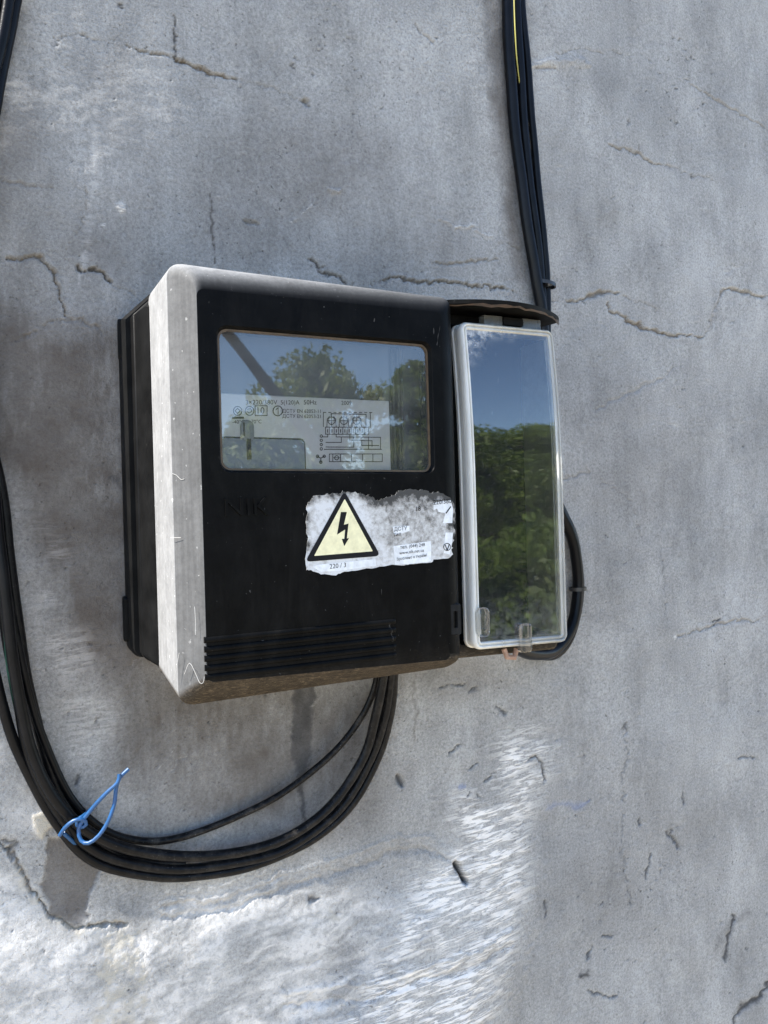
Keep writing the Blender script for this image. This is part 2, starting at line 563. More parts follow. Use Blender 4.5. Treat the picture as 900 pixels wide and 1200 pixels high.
def build_wall():
    xs = np.concatenate([[-4, -2.5, -1.5, -1, -0.7], np.linspace(-0.5, -0.012, 60)[:-1],
                         -0.01 + np.cumsum(np.linspace(0.0010, 0.0018, 640)), np.linspace(0.91, 1.5, 90), [1.8, 2.5, 4, 6]])
    zs = np.concatenate([[-CZ - 0.2, -1.2, -1.0], np.linspace(-0.85, -0.645, 40)[:-1], np.linspace(-0.64, 0.63, 1060), np.linspace(0.635, 0.85, 40), [1.0, 1.25, 1.6]])
    X, Z = np.meshgrid(xs, zs, indexing='ij')
    X, Z = X.ravel(), Z.ravel()
    # where each wall point appears in the photograph, to place the measured marks
    zc = fw.x * X + fw.y * D
    r = F * (rt0.x * X + rt0.y * D) / zc
    dn = -F * Z / zc
    ok = zc > 0.05
    PX = np.where(ok, 450 + r * CR + dn * SR, -9999)
    PY = np.where(ok, 600 - r * SR + dn * CR, -9999)
    WX = PX + 6 * fbm(PX / 22, PY / 22, 300, 3) + 4.0 * fbm(PX / 6, PY / 6, 310, 3, 0.7)
    WY = PY + 6 * fbm(PX / 22, PY / 22, 320, 3) + 4.0 * fbm(PX / 6, PY / 6, 330, 3, 0.7)
    n = len(X)
    A_ = {k: np.zeros(n, np.float32) for k in ('dirt', 'soot', 'rust', 'pale', 'cream', 'blue', 'chalky')}
    # hand-trowelled undulation
    H = 0.0035 * fbm(X * 4, Z * 4, 1, 3) + 0.0008 * fbm(X * 20, Z * 22, 11, 3) + 0.00022 * fbm(X * 90, Z * 110, 21, 3)
    u = X * 0.94 + Z * 0.34
    v = -X * 0.34 + Z * 0.94
    H += 0.00008 * fbm(u * 30, v * 260, 31, 2)

    def near(pts, margin):
        P = np.array(pts, float)
        q = np.where((WX > P[:, 0].min() - margin) & (WX < P[:, 0].max() + margin) & (WY > P[:, 1].min() - margin) & (WY < P[:, 1].max() + margin))[0]
        return P, q

    def stroke(pts, wd, depth=0.0, lip=0.0, taper=0.6, raw=False, **cols):
        P, q = near(pts, wd * 6 + 6)
        if len(q) == 0:
            return
        x, y = (PX[q], PY[q]) if raw else (WX[q], WY[q])
        best = np.full(len(q), 1e9)
        side = np.zeros(len(q))
        tt = np.zeros(len(q))
        L = np.concatenate([[0], np.cumsum(np.hypot(*np.diff(P, axis=0).T))])
        for i in range(len(P) - 1):
            a, b = P[i], P[i + 1]
            ab = b - a
            t = np.clip(((x - a[0]) * ab[0] + (y - a[1]) * ab[1]) / max(ab @ ab, 1e-9), 0, 1)
            dx, dy = x - a[0] - t * ab[0], y - a[1] - t * ab[1]
            dd = np.hypot(dx, dy)
            k = dd < best
            best[k] = dd[k]
            side[k] = np.sign(ab[0] * dy - ab[1] * dx)[k]
            tt[k] = ((L[i] + t * np.hypot(*ab)) / L[-1])[k]
        ww = wd * (1 - taper + taper * np.sqrt(np.clip(4 * tt * (1 - tt), 0, 1))) * (0.45 + 0.85 * vnoise(tt * L[-1] / 7, np.zeros(len(q)), 77)) * 0.68
        g = np.exp(-(best / np.maximum(ww, 0.3)) ** 2)
        if depth:
            H[q] -= (1.15 if depth > 0 else 1.0) * depth * g
        if lip:
            H[q] += 0.45 * lip * np.exp(-((best - 1.9 * ww) / (1.6 * ww)) ** 2) * (side < 0)
        for k, amt in cols.items():
            A_[k][q] = np.maximum(A_[k][q], np.clip((1.05 if k in ('soot', 'rust') and amt < 1 else 1.1) * amt * g, 0, 1))

    def inside(poly, soft=6.0):
        P = np.array(poly, float)
        mg = soft * 4
        q = np.where((WX > P[:, 0].min() - mg) & (WX < P[:, 0].max() + mg) & (WY > P[:, 1].min() - mg) & (WY < P[:, 1].max() + mg))[0]
        x, y = WX[q], WY[q]
        ins = np.zeros(len(q), bool)
        dmin = np.full(len(q), 1e9)
        for i in range(len(P)):
            a, b = P[i], P[(i + 1) % len(P)]
            c = ((a[1] > y) != (b[1] > y)) & (x < (b[0] - a[0]) * (y - a[1]) / (b[1] - a[1] + 1e-9) + a[0])
            ins ^= c
            ab = b - a
            t = np.clip(((x - a[0]) * ab[0] + (y - a[1]) * ab[1]) / max(ab @ ab, 1e-9), 0, 1)
            dmin = np.minimum(dmin, np.hypot(x - a[0] - t * ab[0], y - a[1] - t * ab[1]))
        sd_ = np.where(ins, dmin, -dmin)
        return q, np.clip(0.5 + sd_ / (2 * soft), 0, 1)

    def patch(poly, soft, dh=0.0, tex=None, **cols):
        q, g = inside(poly, soft)
        g = g * g * (3 - 2 * g)
        if dh:
            H[q] += dh * g
        for k, amt in cols.items():
            gg = g * amt
            if tex is not None:
                gg = gg * tex(q)
            A_[k][q] = np.clip(np.maximum(A_[k][q], gg), 0, 1)

    # --- broad stains and darker areas
    mot = lambda q: 0.62 + 0.5 * np.clip(0.5 + fbm(PX[q] / 60, PY[q] / 90, 400, 4), 0, 1) + 0.25 * fbm(PX[q] / 6, PY[q] / 22, 420, 3)
    patch([(-60, 330), (60, 370), (150, 380), (170, 560), (190, 780), (150, 830), (80, 760), (20, 560), (-60, 520)], 55, dirt=1.3, tex=mot)
    patch([(150, 780), (380, 790), (470, 800), (440, 900), (360, 960), (230, 960), (130, 900)], 32, dirt=0.9, tex=mot)  # brown darkening of the wall below the box
    patch([(200, 900), (330, 960), (480, 900), (440, 980), (250, 1010), (120, 990)], 22, dirt=0.42, tex=mot)
    patch([(-20, 200), (90, 240), (160, 340), (60, 420), (-40, 380)], 45, dirt=0.4, tex=mot)
    patch([(566, -20), (592, -20), (604, 190), (622, 330), (600, 330), (586, 200), (572, 90)], 9, dirt=0.75, tex=mot)
    patch([(480, 775), (560, 765), (600, 800), (520, 830)], 16, dirt=0.35, tex=mot)
    patch([(-60, 110), (40, 130), (110, 240), (190, 330), (170, 420), (60, 460), (-60, 420)], 40, dirt=0.5, tex=mot)
    patch([(215, 195), (330, 130), (470, 150), (560, 300), (500, 360), (230, 320)], 45, dirt=0.40, tex=mot)
    patch([(100, 60), (150, 40), (190, 200), (170, 330), (120, 300)], 30, dirt=0.28, tex=mot)
    patch([(0, 640), (60, 640), (60, 760), (150, 860), (60, 860)], 22, dirt=0.3, tex=mot)
    patch([(690, 430), (800, 460), (830, 560), (760, 640), (690, 560)], 45, dirt=0.22, tex=mot)
    patch([(640, 820), (780, 850), (860, 1000), (820, 1140), (680, 1100), (640, 960)], 45, dirt=0.16, tex=mot)
    # drip stains
    patch([(345, 798), (369, 798), (367, 850), (366, 885), (361, 905), (358, 935), (355, 978), (351, 940), (349, 908), (341, 882), (342, 845)], 2.5, soot=0.62, dirt=0.8,
          tex=lambda q: 0.75 + 0.4 * vnoise(PX[q] / 9, PY[q] / 16, 88))
    stroke([(251, 228), (249, 262), (252, 312)], 3.2, dirt=0.9, soot=0.35)
    stroke([(488, 785), (486, 870)], 4, dirt=0.5)
    stroke([(118, 60), (110, 200), (95, 330)], 9, pale=0.18)
    # --- roughly trowelled render bulging out at the bottom, grazing sunlight painted pale on it
    Hn = np.clip((PY - (1030 + 18 * np.sin(PX / 90.0))) / 90, 0, 1) * np.clip((680 - PX) / 120, 0, 1)
    Hn *= np.clip((PX + 900) / 700, 0, 1)
    H += 0.004 * Hn * Hn * (3 - 2 * Hn)
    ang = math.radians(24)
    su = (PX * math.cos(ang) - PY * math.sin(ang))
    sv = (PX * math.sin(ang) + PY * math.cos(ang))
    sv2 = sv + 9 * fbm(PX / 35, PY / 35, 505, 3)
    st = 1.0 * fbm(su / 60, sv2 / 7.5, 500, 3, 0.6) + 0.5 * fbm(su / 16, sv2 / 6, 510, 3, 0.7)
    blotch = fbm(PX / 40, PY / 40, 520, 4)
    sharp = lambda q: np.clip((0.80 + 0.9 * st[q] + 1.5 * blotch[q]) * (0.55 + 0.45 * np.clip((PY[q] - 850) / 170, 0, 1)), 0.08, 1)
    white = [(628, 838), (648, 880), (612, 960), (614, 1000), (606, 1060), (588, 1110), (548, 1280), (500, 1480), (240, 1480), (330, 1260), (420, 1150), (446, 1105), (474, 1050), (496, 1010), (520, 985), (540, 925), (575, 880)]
    patch(white, 24, pale=1.0, tex=sharp, dh=0.0006)  # streaky sunlit area put into the wall colour
    q, g = inside(white, 36)
    H[q] += 0.013 * g * np.clip((PY[q] - 850 - 0.35 * np.clip(560 - PX[q], 0, 400)) / 360, 0, 1)
    H[q] += 0.0005 * g * st[q]
    low = [(-260, 940), (-40, 985), (10, 1010), (60, 1085), (160, 1088), (215, 1050), (330, 1030), (420, 1040), (470, 1060), (430, 1140), (380, 1240), (250, 1460), (-120, 1430), (-300, 1200)]
    patch(low, 22, chalky=0.85, tex=lambda q: np.clip(0.62 + 0.9 * st[q] + 0.7 * blotch[q], 0.1, 1))  # low sunlit area painted pale, broken into flakes
    q, g = inside(low, 14)
    H[q] += 0.0001 * g * st[q] + 0.00008 * g * fbm(PX[q] / 5, PY[q] / 5, 530, 3)
    patch([(-120, 840), (-40, 850), (20, 870), (60, 950), (40, 1010), (-120, 1010)], 10, chalky=0.55, tex=lambda q: np.clip(0.6 + blotch[q], 0.2, 1))
    patch([(-180, 1020), (-40, 1040), (30, 1060), (85, 1100), (100, 1230), (60, 1380), (-180, 1360)], 14, chalky=0.85, tex=lambda q: np.clip(0.8 + blotch[q], 0.3, 1))
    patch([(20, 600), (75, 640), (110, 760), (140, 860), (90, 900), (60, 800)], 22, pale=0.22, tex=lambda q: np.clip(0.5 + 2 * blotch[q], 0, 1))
    # darker, slightly sunken patch beside the crumbled edge
    patch([(58, 985), (92, 985), (120, 1020), (98, 1084), (62, 1080), (50, 1040)], 3, dirt=0.85, dh=-0.0014)
    crumb = lambda q: np.clip(0.5 + 1.6 * fbm(PX[q] / 7, PY[q] / 7, 540, 3), 0, 1)
    patch([(112, 1092), (165, 1092), (172, 1150), (185, 1230), (95, 1230), (118, 1160)], 5, cream=0.8, tex=crumb)
    q, g = inside([(112, 1092), (168, 1092), (175, 1150), (190, 1230), (95, 1230), (118, 1160)], 5)
    H[q] += g * (0.0004 * fbm(PX[q] / 4, PY[q] / 4, 550, 3) - 0.0004)
    patch([(38, 955), (58, 950), (66, 968), (50, 982), (40, 976)], 2, cream=0.95, dh=0.0012)
    patch([(18, 1005), (40, 1040), (62, 1075), (98, 1085), (150, 1080), (150, 1092), (90, 1098), (50, 1082), (22, 1040)], 3, cream=0.6, tex=crumb)
    stroke([(-10, 980), (20, 1010), (40, 1048), (58, 1075), (92, 1088), (150, 1084)], 4, depth=0.003, rust=0.55)
    stroke([(0, 982), (14, 990), (8, 1000)], 6, soot=0.7, depth=0.001)
    # trowel ridges over the bulge, shade painted into the hollow below each
    for pts, a in (([(190, 1062), (280, 1046), (340, 1022), (400, 1006), (455, 986), (495, 980), (520, 992)], 1.0),
                   ([(330, 1160), (420, 1150), (480, 1128), (540, 1112), (590, 1085)], 0.9),
                   ([(190, 1050), (250, 1042), (330, 1014)], 0.7)):
        stroke(pts, 4.5, depth=-0.0009 * a)
        stroke([(x + 2, y + 15) for x, y in pts], 7, depth=0.0012 * a, dirt=0.2)  # dirt here is the painted shade under the ridge
    # --- cracks
    dk = dict(soot=0.75, rust=0.4)
    stroke([(140, 50), (185, 62), (205, 70), (225, 77)], 1.7, depth=0.0016, lip=0.0006, rust=0.6)
    stroke([(205, 70), (225, 76), (240, 81), (278, 93)], 3.0, depth=0.0022, lip=0.0008, rust=0.85)
    stroke([(201, 18), (204, 40), (203, 74)], 1.8, depth=0.0012, **dk)
    stroke([(140, 2), (146, 6)], 2.5, depth=0.001, **dk)
    stroke([(-5, 213), (30, 218), (65, 220)], 2.0, depth=0.0008, rust=0.4)
    stroke([(5, 305), (40, 298), (52, 307), (60, 318), (70, 340), (75, 372)], 2.4, depth=0.0022, lip=0.0011, rust=0.7)
    stroke([(90, 310), (95, 319), (110, 318), (120, 323), (134, 332)], 2.2, depth=0.0026, lip=0.001, rust=0.6, soot=0.55)
    stroke([(60, 376), (95, 378), (110, 382), (124, 392)], 1.8, depth=0.001, lip=0.0006, rust=0.4)
    stroke([(363, 300), (372, 309), (385, 318), (395, 322), (405, 334)], 2.0, depth=0.0022, **dk)
    stroke([(446, 334), (465, 325), (480, 329), (510, 332), (540, 332), (575, 338), (604, 344)], 2.4, depth=0.0024, lip=0.0016, rust=0.5, soot=0.45)
    stroke([(505, 310), (530, 309), (560, 303), (584, 300)], 2.0, depth=0.0014, lip=0.0006, rust=0.45)
    stroke([(514, 258), (535, 266), (560, 270), (582, 279)], 2.0, depth=-0.0011, pale=0.3)
    stroke([(342, 260), (368, 240)], 1.6, depth=-0.0008, pale=0.35)
    stroke([(663, 354), (690, 346), (715, 345), (728, 347)], 2.4, depth=0.0022, lip=0.0008, rust=0.65)
    stroke([(714, 358), (735, 376), (755, 386), (785, 393), (824, 397)], 2.6, depth=0.0024, lip=0.0010, rust=0.75)
    stroke([(838, 352), (845, 340), (855, 337), (880, 346), (905, 346)], 2.4, depth=0.0022, lip=0.0008, rust=0.65)
    stroke([(838, 350), (836, 372), (829, 388)], 2.0, depth=0.001, rust=0.25)
    stroke([(806, 97), (840, 118), (870, 134), (905, 153)], 2.0, depth=0.0012, lip=0.0008, rust=0.3)
    stroke([(712, 168), (735, 176), (748, 180), (776, 193)], 2.2, depth=0.0018, lip=0.0006, rust=0.6)
    stroke([(746, 179), (748, 169)], 1.5, depth=0.001, rust=0.5)
    stroke([(795, 750), (815, 741), (838, 735), (860, 728), (905, 722)], 2.0, depth=0.0014, lip=0.0008, rust=0.42)
    stroke([(832, 730), (842, 728), (838, 737)], 2.6, depth=0.001, soot=0.8)
    stroke([(733, 850), (734, 872), (729, 905), (731, 940), (728, 1000), (737, 1060)], 1.7, depth=0.001, soot=0.32)
    stroke([(731, 849), (734, 856)], 2.4, soot=0.7)
    stroke([(776, 640), (779, 700), (780, 735)], 1.2, depth=0.0006, soot=0.3)
    stroke([(700, 480), (775, 440), (800, 425)], 2.5, depth=0.0008, dirt=0.3)
    for p in ([(404, 333), (425, 340), (446, 334)], [(604, 344), (632, 352), (663, 354)], [(824, 397), (834, 386), (837, 372)], [(278, 93), (320, 100), (352, 114)], [(75, 372), (90, 377)],
              [(134, 332), (150, 338), (168, 352)], [(776, 193), (810, 204), (838, 210)], [(-5, 405), (30, 395), (62, 376)], [(728, 347), (752, 352), (770, 366)], [(582, 279), (612, 292)],
              [(75, 300), (100, 250), (96, 190)], [(140, 50), (100, 40), (60, 44)], [(640, 60), (700, 58), (760, 70)], [(700, 560), (740, 590), (760, 640)], [(640, 560), (690, 556)], [(640, 585), (664, 587)]):
        stroke(p, 1.1, depth=0.0008, rust=0.35, taper=0.8)
    # gouges and soot smears
    stroke([(529, 1007), (535, 1019), (542, 1033)], 5.2, depth=0.007, soot=1.0, taper=1.0, raw=True)
    stroke([(531, 1010), (535, 1019), (541, 1030)], 4.0, soot=1.0, taper=0.9, raw=True)
    stroke([(466, 909), (472, 922)], 5.0, depth=0.003, soot=0.8, raw=True)
    stroke([(618, 888), (630, 886), (634, 898), (636, 917)], 2.4, depth=0.002, **dk)
    for p in ([(525, 884), (536, 876), (541, 873)], [(566, 918), (582, 905)], [(548, 900), (556, 894)], [(516, 806), (542, 800)], [(552, 812), (558, 800)],
              [(560, 930), (563, 935)], [(582, 828), (587, 838)], [(790, 972), (797, 994)], [(787, 975), (792, 985)], [(756, 1028), (764, 1000)], [(866, 885), (888, 888)],
              [(801, 930), (806, 942)], [(752, 960), (752, 972)], [(633, 1055), (636, 1075)], [(702, 1098), (716, 1096)], [(684, 1128), (690, 1108)], [(690, 1160), (722, 1166)]):
        stroke(p, 2.0, depth=0.0014, soot=0.7)
    stroke([(858, 1070), (855, 1105), (852, 1125)], 4.0, soot=0.85, depth=0.001)
    stroke([(880, 1070), (850, 1090), (838, 1115)], 9.0, soot=0.28)
    stroke([(905, 1148), (890, 1168), (872, 1182), (858, 1200)], 5.0, soot=0.85, depth=0.0012)
    stroke([(680, 1142), (690, 1136)], 4.0, soot=0.85)
    stroke([(776, 1140), (776, 1200)], 1.2, soot=0.3)
    stroke([(362, 1053), (372, 1056)], 5.5, soot=0.75, depth=0.002)
    stroke([(384, 1066), (398, 1078)], 5, cream=0.5)
    stroke([(668, 945), (686, 938)], 5.5, blue=0.3)
    stroke([(640, 944), (670, 942)], 5, blue=0.22)
    stroke([(540, 922), (546, 924)], 3.5, blue=0.4)
    stroke([(93, 910), (90, 922)], 4, soot=0.75, depth=0.001)
    stroke([(62, 900), (68, 914)], 4, pale=0.8)
    stroke([(128, 560), (150, 575), (148, 585)], 5, soot=0.45, dirt=0.7)
    stroke([(355, 115), (364, 122)], 4, depth=0.003, soot=0.45)
    stroke([(385, 222), (402, 222)], 3, depth=-0.002, pale=0.25)
    stroke([(284, 258), (300, 262)], 3, depth=0.0015, soot=0.4, lip=0.0008)
    stroke([(486, 30), (510, 52)], 2, depth=0.0014, rust=0.3)
    stroke([(139, 243), (143, 244)], 5.5, pale=1.0, depth=-0.0012, taper=0.1)
    stroke([(115, 263), (124, 264)], 2.0, pale=0.8)
    stroke([(790, 748), (794, 751)], 2.4, pale=0.9)
    stroke([(620, 78), (650, 70), (690, 74)], 8, depth=-0.0014)
    stroke([(626, 82), (650, 79)], 4, rust=0.45, depth=0.001)
    # pinholes and flecks
    for i in range(520):
        k = random.random()
        if k < 0.55:
            x, y = random.uniform(0, 900), random.uniform(0, 1200)
        elif k < 0.68:
            x, y = random.gauss(800, 22), random.gauss(80, 55)
        elif k < 0.76:
            x, y = random.gauss(385, 25), random.gauss(50, 50)
        elif k < 0.88:
            x, y = random.gauss(80, 50), random.gauss(700, 110)
        else:
            x, y = random.gauss(760, 70), random.gauss(1060, 70)
        s = random.choice((0.7, 0.8, 0.9, 1.2, 1.6))
        a = random.uniform(0, math.pi)
        l = random.uniform(0.3, 3.2)
        stroke([(x, y), (x + l * math.cos(a), y + l * math.sin(a))], s, depth=0.0009, soot=random.uniform(0.35, 0.85))
    for i in range(70):
        x, y = random.uniform(0, 900), random.uniform(0, 1200)
        a = random.gauss(-0.3, 0.5)
        l = random.uniform(8, 40)
        stroke([(x, y), (x + l * math.cos(a), y + l * math.sin(a))], random.uniform(0.7, 1.4), depth=random.choice((-0.0005, 0.0006)), pale=random.uniform(0, 0.25))

    # the plaster is flat where the box and its base sit
    V = np.empty((n, 3), np.float32)
    V[:, 0], V[:, 1], V[:, 2] = X, -H, Z + CZ
    nx, nz = len(xs), len(zs)
    I = np.arange(nx * nz).reshape(nx, nz)
    Q = np.stack([I[:-1, :-1], I[1:, :-1], I[1:, 1:], I[:-1, 1:]], -1).reshape(-1, 4)
    b0 = n
    bx = np.array([(-4, .02, -.2), (6, .02, -.2), (6, .3, -.2), (-4, .3, -.2), (-4, .02, CZ + 1.6), (6, .02, CZ + 1.6), (6, .3, CZ + 1.6), (-4, .3, CZ + 1.6)], np.float32)
    V = np.concatenate([V, bx])
    BQ = np.array([(1, 2, 6, 5), (2, 3, 7, 6), (3, 0, 4, 7), (4, 5, 6, 7)]) + b0
    edge = np.array([(0, 1, 5, 4)]) + b0
    Q = np.concatenate([Q, BQ, edge])
    me = bpy.data.meshes.new('plaster_wall')
    me.vertices.add(len(V))
    me.vertices.foreach_set('co', V.ravel())
    me.loops.add(Q.size)
    me.loops.foreach_set('vertex_index', Q.ravel().astype(np.int32))
    me.polygons.add(len(Q))
    me.polygons.foreach_set('loop_start', np.arange(0, Q.size, 4, dtype=np.int32))
    me.update(calc_edges=True)
    me.polygons.foreach_set('use_smooth', np.ones(len(Q), bool))
    for k, arr in A_.items():
        t = me.attributes.new(k, 'FLOAT', 'POINT')
        t.data.foreach_set('value', np.concatenate([arr, np.zeros(8, np.float32)]))
    me.materials.append(PL)
    o = bpy.data.objects.new('plaster_wall', me)
    COL.objects.link(o)
    tag(o, 'grey cracked plaster wall with sunlight painted in pale smears behind the black box', 'wall')


build_wall()

# ------------------------------------------------------------------ the meter box
FR, CH, ST = 0.132, 0.1144, 0.056
LOC = Vector((0.25, 0, CZ))
box = empty('electricity_meter_box', LOC, 'black weathered electricity meter box with warning sticker and clear lid on the wall', 'meter box')
ORIG[box.name] = LOC

# base frame against the wall
def cring(x0, x1, z0, z1, cut, h):
    R0 = rring(x0, x1, z0, z1, 0.008, h)
    A0, A1 = (x0 + cut, -h, z1), (x0, -h, z1 - cut)
    for i in range(7):
        t = i / 6
        R0[7 + i] = tuple(A0[k] + (A1[k] - A0[k]) * t for k in range(3))
    return R0


b = MB()
b.loft([cring(0.0975, 0.39, -0.104, 0.166, 0.020, 0.0), cring(0.0978, 0.39, -0.105, 0.168, 0.020, 0.017), cring(0.0995, 0.39, -0.1045, 0.1665, 0.020, 0.0215)], True, True)
b.build('back_plate', BLK2, box, True)
b = MB()
b.loft([cring(0.1030, 0.392, -0.106, 0.160, 0.012, 0.0205), cring(0.1032, 0.392, -0.1065, 0.1602, 0.012, 0.0300), cring(0.1040, 0.392, -0.1068, 0.1602, 0.012, 0.0306), cring(0.1076, 0.392, -0.1085, 0.1588, 0.010, 0.0535),
        cring(0.1090, 0.392, -0.1080, 0.1575, 0.010, 0.0570)], True, True)
b.build('base', BLK2, box, True)
for (px, py, hh) in ((141, 398, 0.03), (147, 725, 0.034)):
    x, z = A(px, py, 0.004)
    b = MB()
    b.loft([rring(x - 0.0015, x + 0.01, z - hh / 2, z + hh / 2, 0.0015, 0.0005), rring(x - 0.0022, x + 0.01, z - hh / 2, z + hh / 2, 0.0015, 0.007), rring(x - 0.001, x + 0.01, z - hh / 2 + .002, z + hh / 2 - .002, 0.001, 0.009)], True, True)
    b.build('mounting_lug', BLK2, box, True)

# housing shell with its window opening
wx0, wx1, wz0, wz1 = 0.1367, 0.2892, 0.0290, 0.1178
rings, chalk_sun, dust = [], [], []


def hring(x0, x1, z0, z1, r, h, ck=1.0, du=1.0, ct=0.9, st=1.0):
    R = rring(x0, x1, z0, z1, r, h)
    if st > 0:
        R = [(x, y, z * (1 + st * ((0.034 - 0.17 * (x - 0.11)) if z > 0 else (0.042 - 0.36 * (x - 0.11))))) for x, y, z in R]
    cx, cz = (x0 + x1) / 2, (z0 + z1) / 2
    for i, p in enumerate(R):
        cor = i // 7                       # 0 top right, 1 top left, 2 bottom left, 3 bottom right
        f = (i % 7) / 6
        nx_, nz_ = (math.cos(math.radians(cor * 90 + 90 * f)), math.sin(math.radians(cor * 90 + 90 * f)))
        side = max(0.0, -nx_) if nz_ > -0.75 else 0.0
        topw = max(0.0, nz_)
        chalk_sun.append(min(1.0, ck * side * side * (1 if nz_ < 0.3 else 1.0) + ct * topw * topw * (1.0 if cor == 1 else 0.35)))  # sunlight on left side and rounded top painted in with the chalking
        dust.append(du * max(0.0, min(1.0, -nz_ * 1.8)))
    rings.append(R)


hring(0.1120, 0.3165, -0.1085, 0.1555, 0.010, 0.050)
hring(0.1096, 0.3175, -0.1100, 0.1578, 0.011, 0.0545)
hring(0.1095, 0.3175, -0.1100, 0.1580, 0.011, 0.056)
hring(0.1091, 0.3170, -0.1172, 0.1572, 0.010, CH - 0.003)
hring(0.1094, 0.3168, -0.1171, 0.1570, 0.010, CH - 0.0022)
hring(0.1097, 0.3166, -0.1170, 0.1569, 0.010, CH - 0.0018, 0.46, 1.0, 1.0)
for k in range(1, 7):
    a = math.radians(15 * k)
    s, c = math.sin(a), 1 - math.cos(a)
    hring(0.1097 + 0.0131 * s, 0.3166 - 0.0165 * c, -0.1170 + 0.0127 * s, 0.1569 - 0.0152 * c, 0.010 - 0.0055 * s, CH - 0.0018 + (FR - CH + 0.0018) * s, 0.41, 1.0, (1.0, 0.85, 0.62, 0.34, 0.13, 0.02)[k - 1], 1 - s)
hring(0.1231, 0.2996, -0.1041, 0.1413, 0.0045, FR, 0.0, 0.12, 0.0, 0)
hring(0.1290, 0.2960, -0.0900, 0.1350, 0.008, FR, 0.0, 0.0, 0.0, 0)
hring(wx0 - 0.0022, wx1 + 0.0022, wz0 - 0.0022, wz1 + 0.0022, 0.0075, FR, 0, 0, 0, 0)
hring(wx0 - 0.0016, wx1 + 0.0016, wz0 - 0.0016, wz1 + 0.0016, 0.007, FR - 0.0008, 0, 0, 0, 0)
hring(wx0 - 0.0008, wx1 + 0.0008, wz0 - 0.0008, wz1 + 0.0008, 0.0065, FR - 0.0032, 0, 0, 0, 0)
hring(wx0, wx1, wz0, wz1, 0.006, FR - 0.0040, 0, 0, 0, 0)
hring(wx0, wx1, wz0, wz1, 0.006, FR - 0.0150, 0, 0, 0, 0)
b = MB()
b.loft(rings, attrs={'chalk_sun': chalk_sun, 'dust': dust})
b.build('housing', BLK, box, True, angle=28)

# window: pane, gasket line, and the meter seen behind it
win = MB()
win.add([(x, y, z) for x, y, z in rring(wx0, wx1, wz0, wz1, 0.006, FR - 0.0045)], [tuple(range(28))])
pane = win.build('window', PANE_W, box, True, smooth=False, recalc=False)
b = MB()
b.loft([rring(wx0 - .0006, wx1 + .0006, wz0 - .0006, wz1 + .0006, .0064, FR - .0034), rring(wx0 + .0007, wx1 - .0007, wz0 + .0007, wz1 - .0007, .0056, FR - .0034),
        rring(wx0 + .0007, wx1 - .0007, wz0 + .0007, wz1 - .0007, .0056, FR - .0052)])
b.build('gasket', TRIM, pane, True)

PH = FR - 0.014               # face of the meter inside
met = MB()
x0, _ = A(250, 500, PH)
x1, _ = A(457, 500, PH)
_, zt = A(330, 464, PH)
met.loft([rring(x0 - 0.004, x1, -0.02, zt, 0.001, PH - 0.010), rring(x0 - 0.004, x1, -0.02, zt, 0.001, PH - 0.0005), rring(x0 - 0.0035, x1 - .0005, -0.0195, zt - .0005, 0.001, PH)], True, True)
face = met.build('face_plate', PLATE, box, True)
b = MB()
b.box(0.118, 0.310, -(PH - 0.0135), -(PH - 0.020), 0.01, 0.135)
b.box(x0 - 0.004, x1 + 0.004, -(PH - 0.004), -(PH - 0.0135), zt + 0.0004, 0.13)
b.build('meter_body', PLATE2, box, True)


def text(body, p0, p1, h, parent, mat, name='lettering', hs=1.0, thick=0.0):
    """flat print: base line runs from p0 to p1 (places in the photograph), h in front of the wall"""
    cu = bpy.data.curves.new('text', 'FONT')
    cu.body = body
    cu.resolution_u = 3
    cu.extrude = thick
    o = bpy.data.objects.new('text', cu)
    COL.objects.link(o)
    bpy.context.view_layer.update()
    me = bpy.data.meshes.new_from_object(o.evaluated_get(bpy.context.evaluated_depsgraph_get()))
    bpy.data.objects.remove(o)
    bpy.data.curves.remove(cu)
    nv = len(me.vertices)
    co = np.empty(nv * 3, np.float32)
    me.vertices.foreach_get('co', co)
    co = co.reshape(-1, 3)
    xa, za = A(*p0, h)
    xb, zb = A(*p1, h)
    s = (xb - xa) / (co[:, 0].max() - co[:, 0].min())
    mb = MB()
    lx = (co[:, 0] - co[:, 0].min()) * s
    vs = [(xa + lx[i], -h - co[i, 2], za + (zb - za) * lx[i] / (xb - xa) + co[i, 1] * s * hs) for i in range(nv)]
    mb.add(vs, [tuple(p.vertices) for p in me.polygons])
    bpy.data.meshes.remove(me)
    return mb.build(name, mat, parent, True, smooth=False)


def line(mb, pts, wpx, h, closed=False):
    """thin printed line through places of the photograph"""
    P = [Vector((A(x, y, h)[0], -h, A(x, y, h)[1])) for x, y in pts]
    if closed:
        P.append(P[0])
    wd = wpx * 0.00062 / 2
    for a, c in zip(P[:-1], P[1:]):
        d = (c - a).normalized()
        nn = Vector((-d.z, 0, d.x)) * wd
        e = d * wd * 0.8
        mb.add([a + nn - e, a - nn - e, c - nn + e, c + nn + e], [(0, 1, 2, 3)])


def circ(cx, cy, r, n=16):
    return [(cx + r * math.cos(2 * math.pi * i / n), cy + r * 1.05 * math.sin(2 * math.pi * i / n)) for i in range(n)]


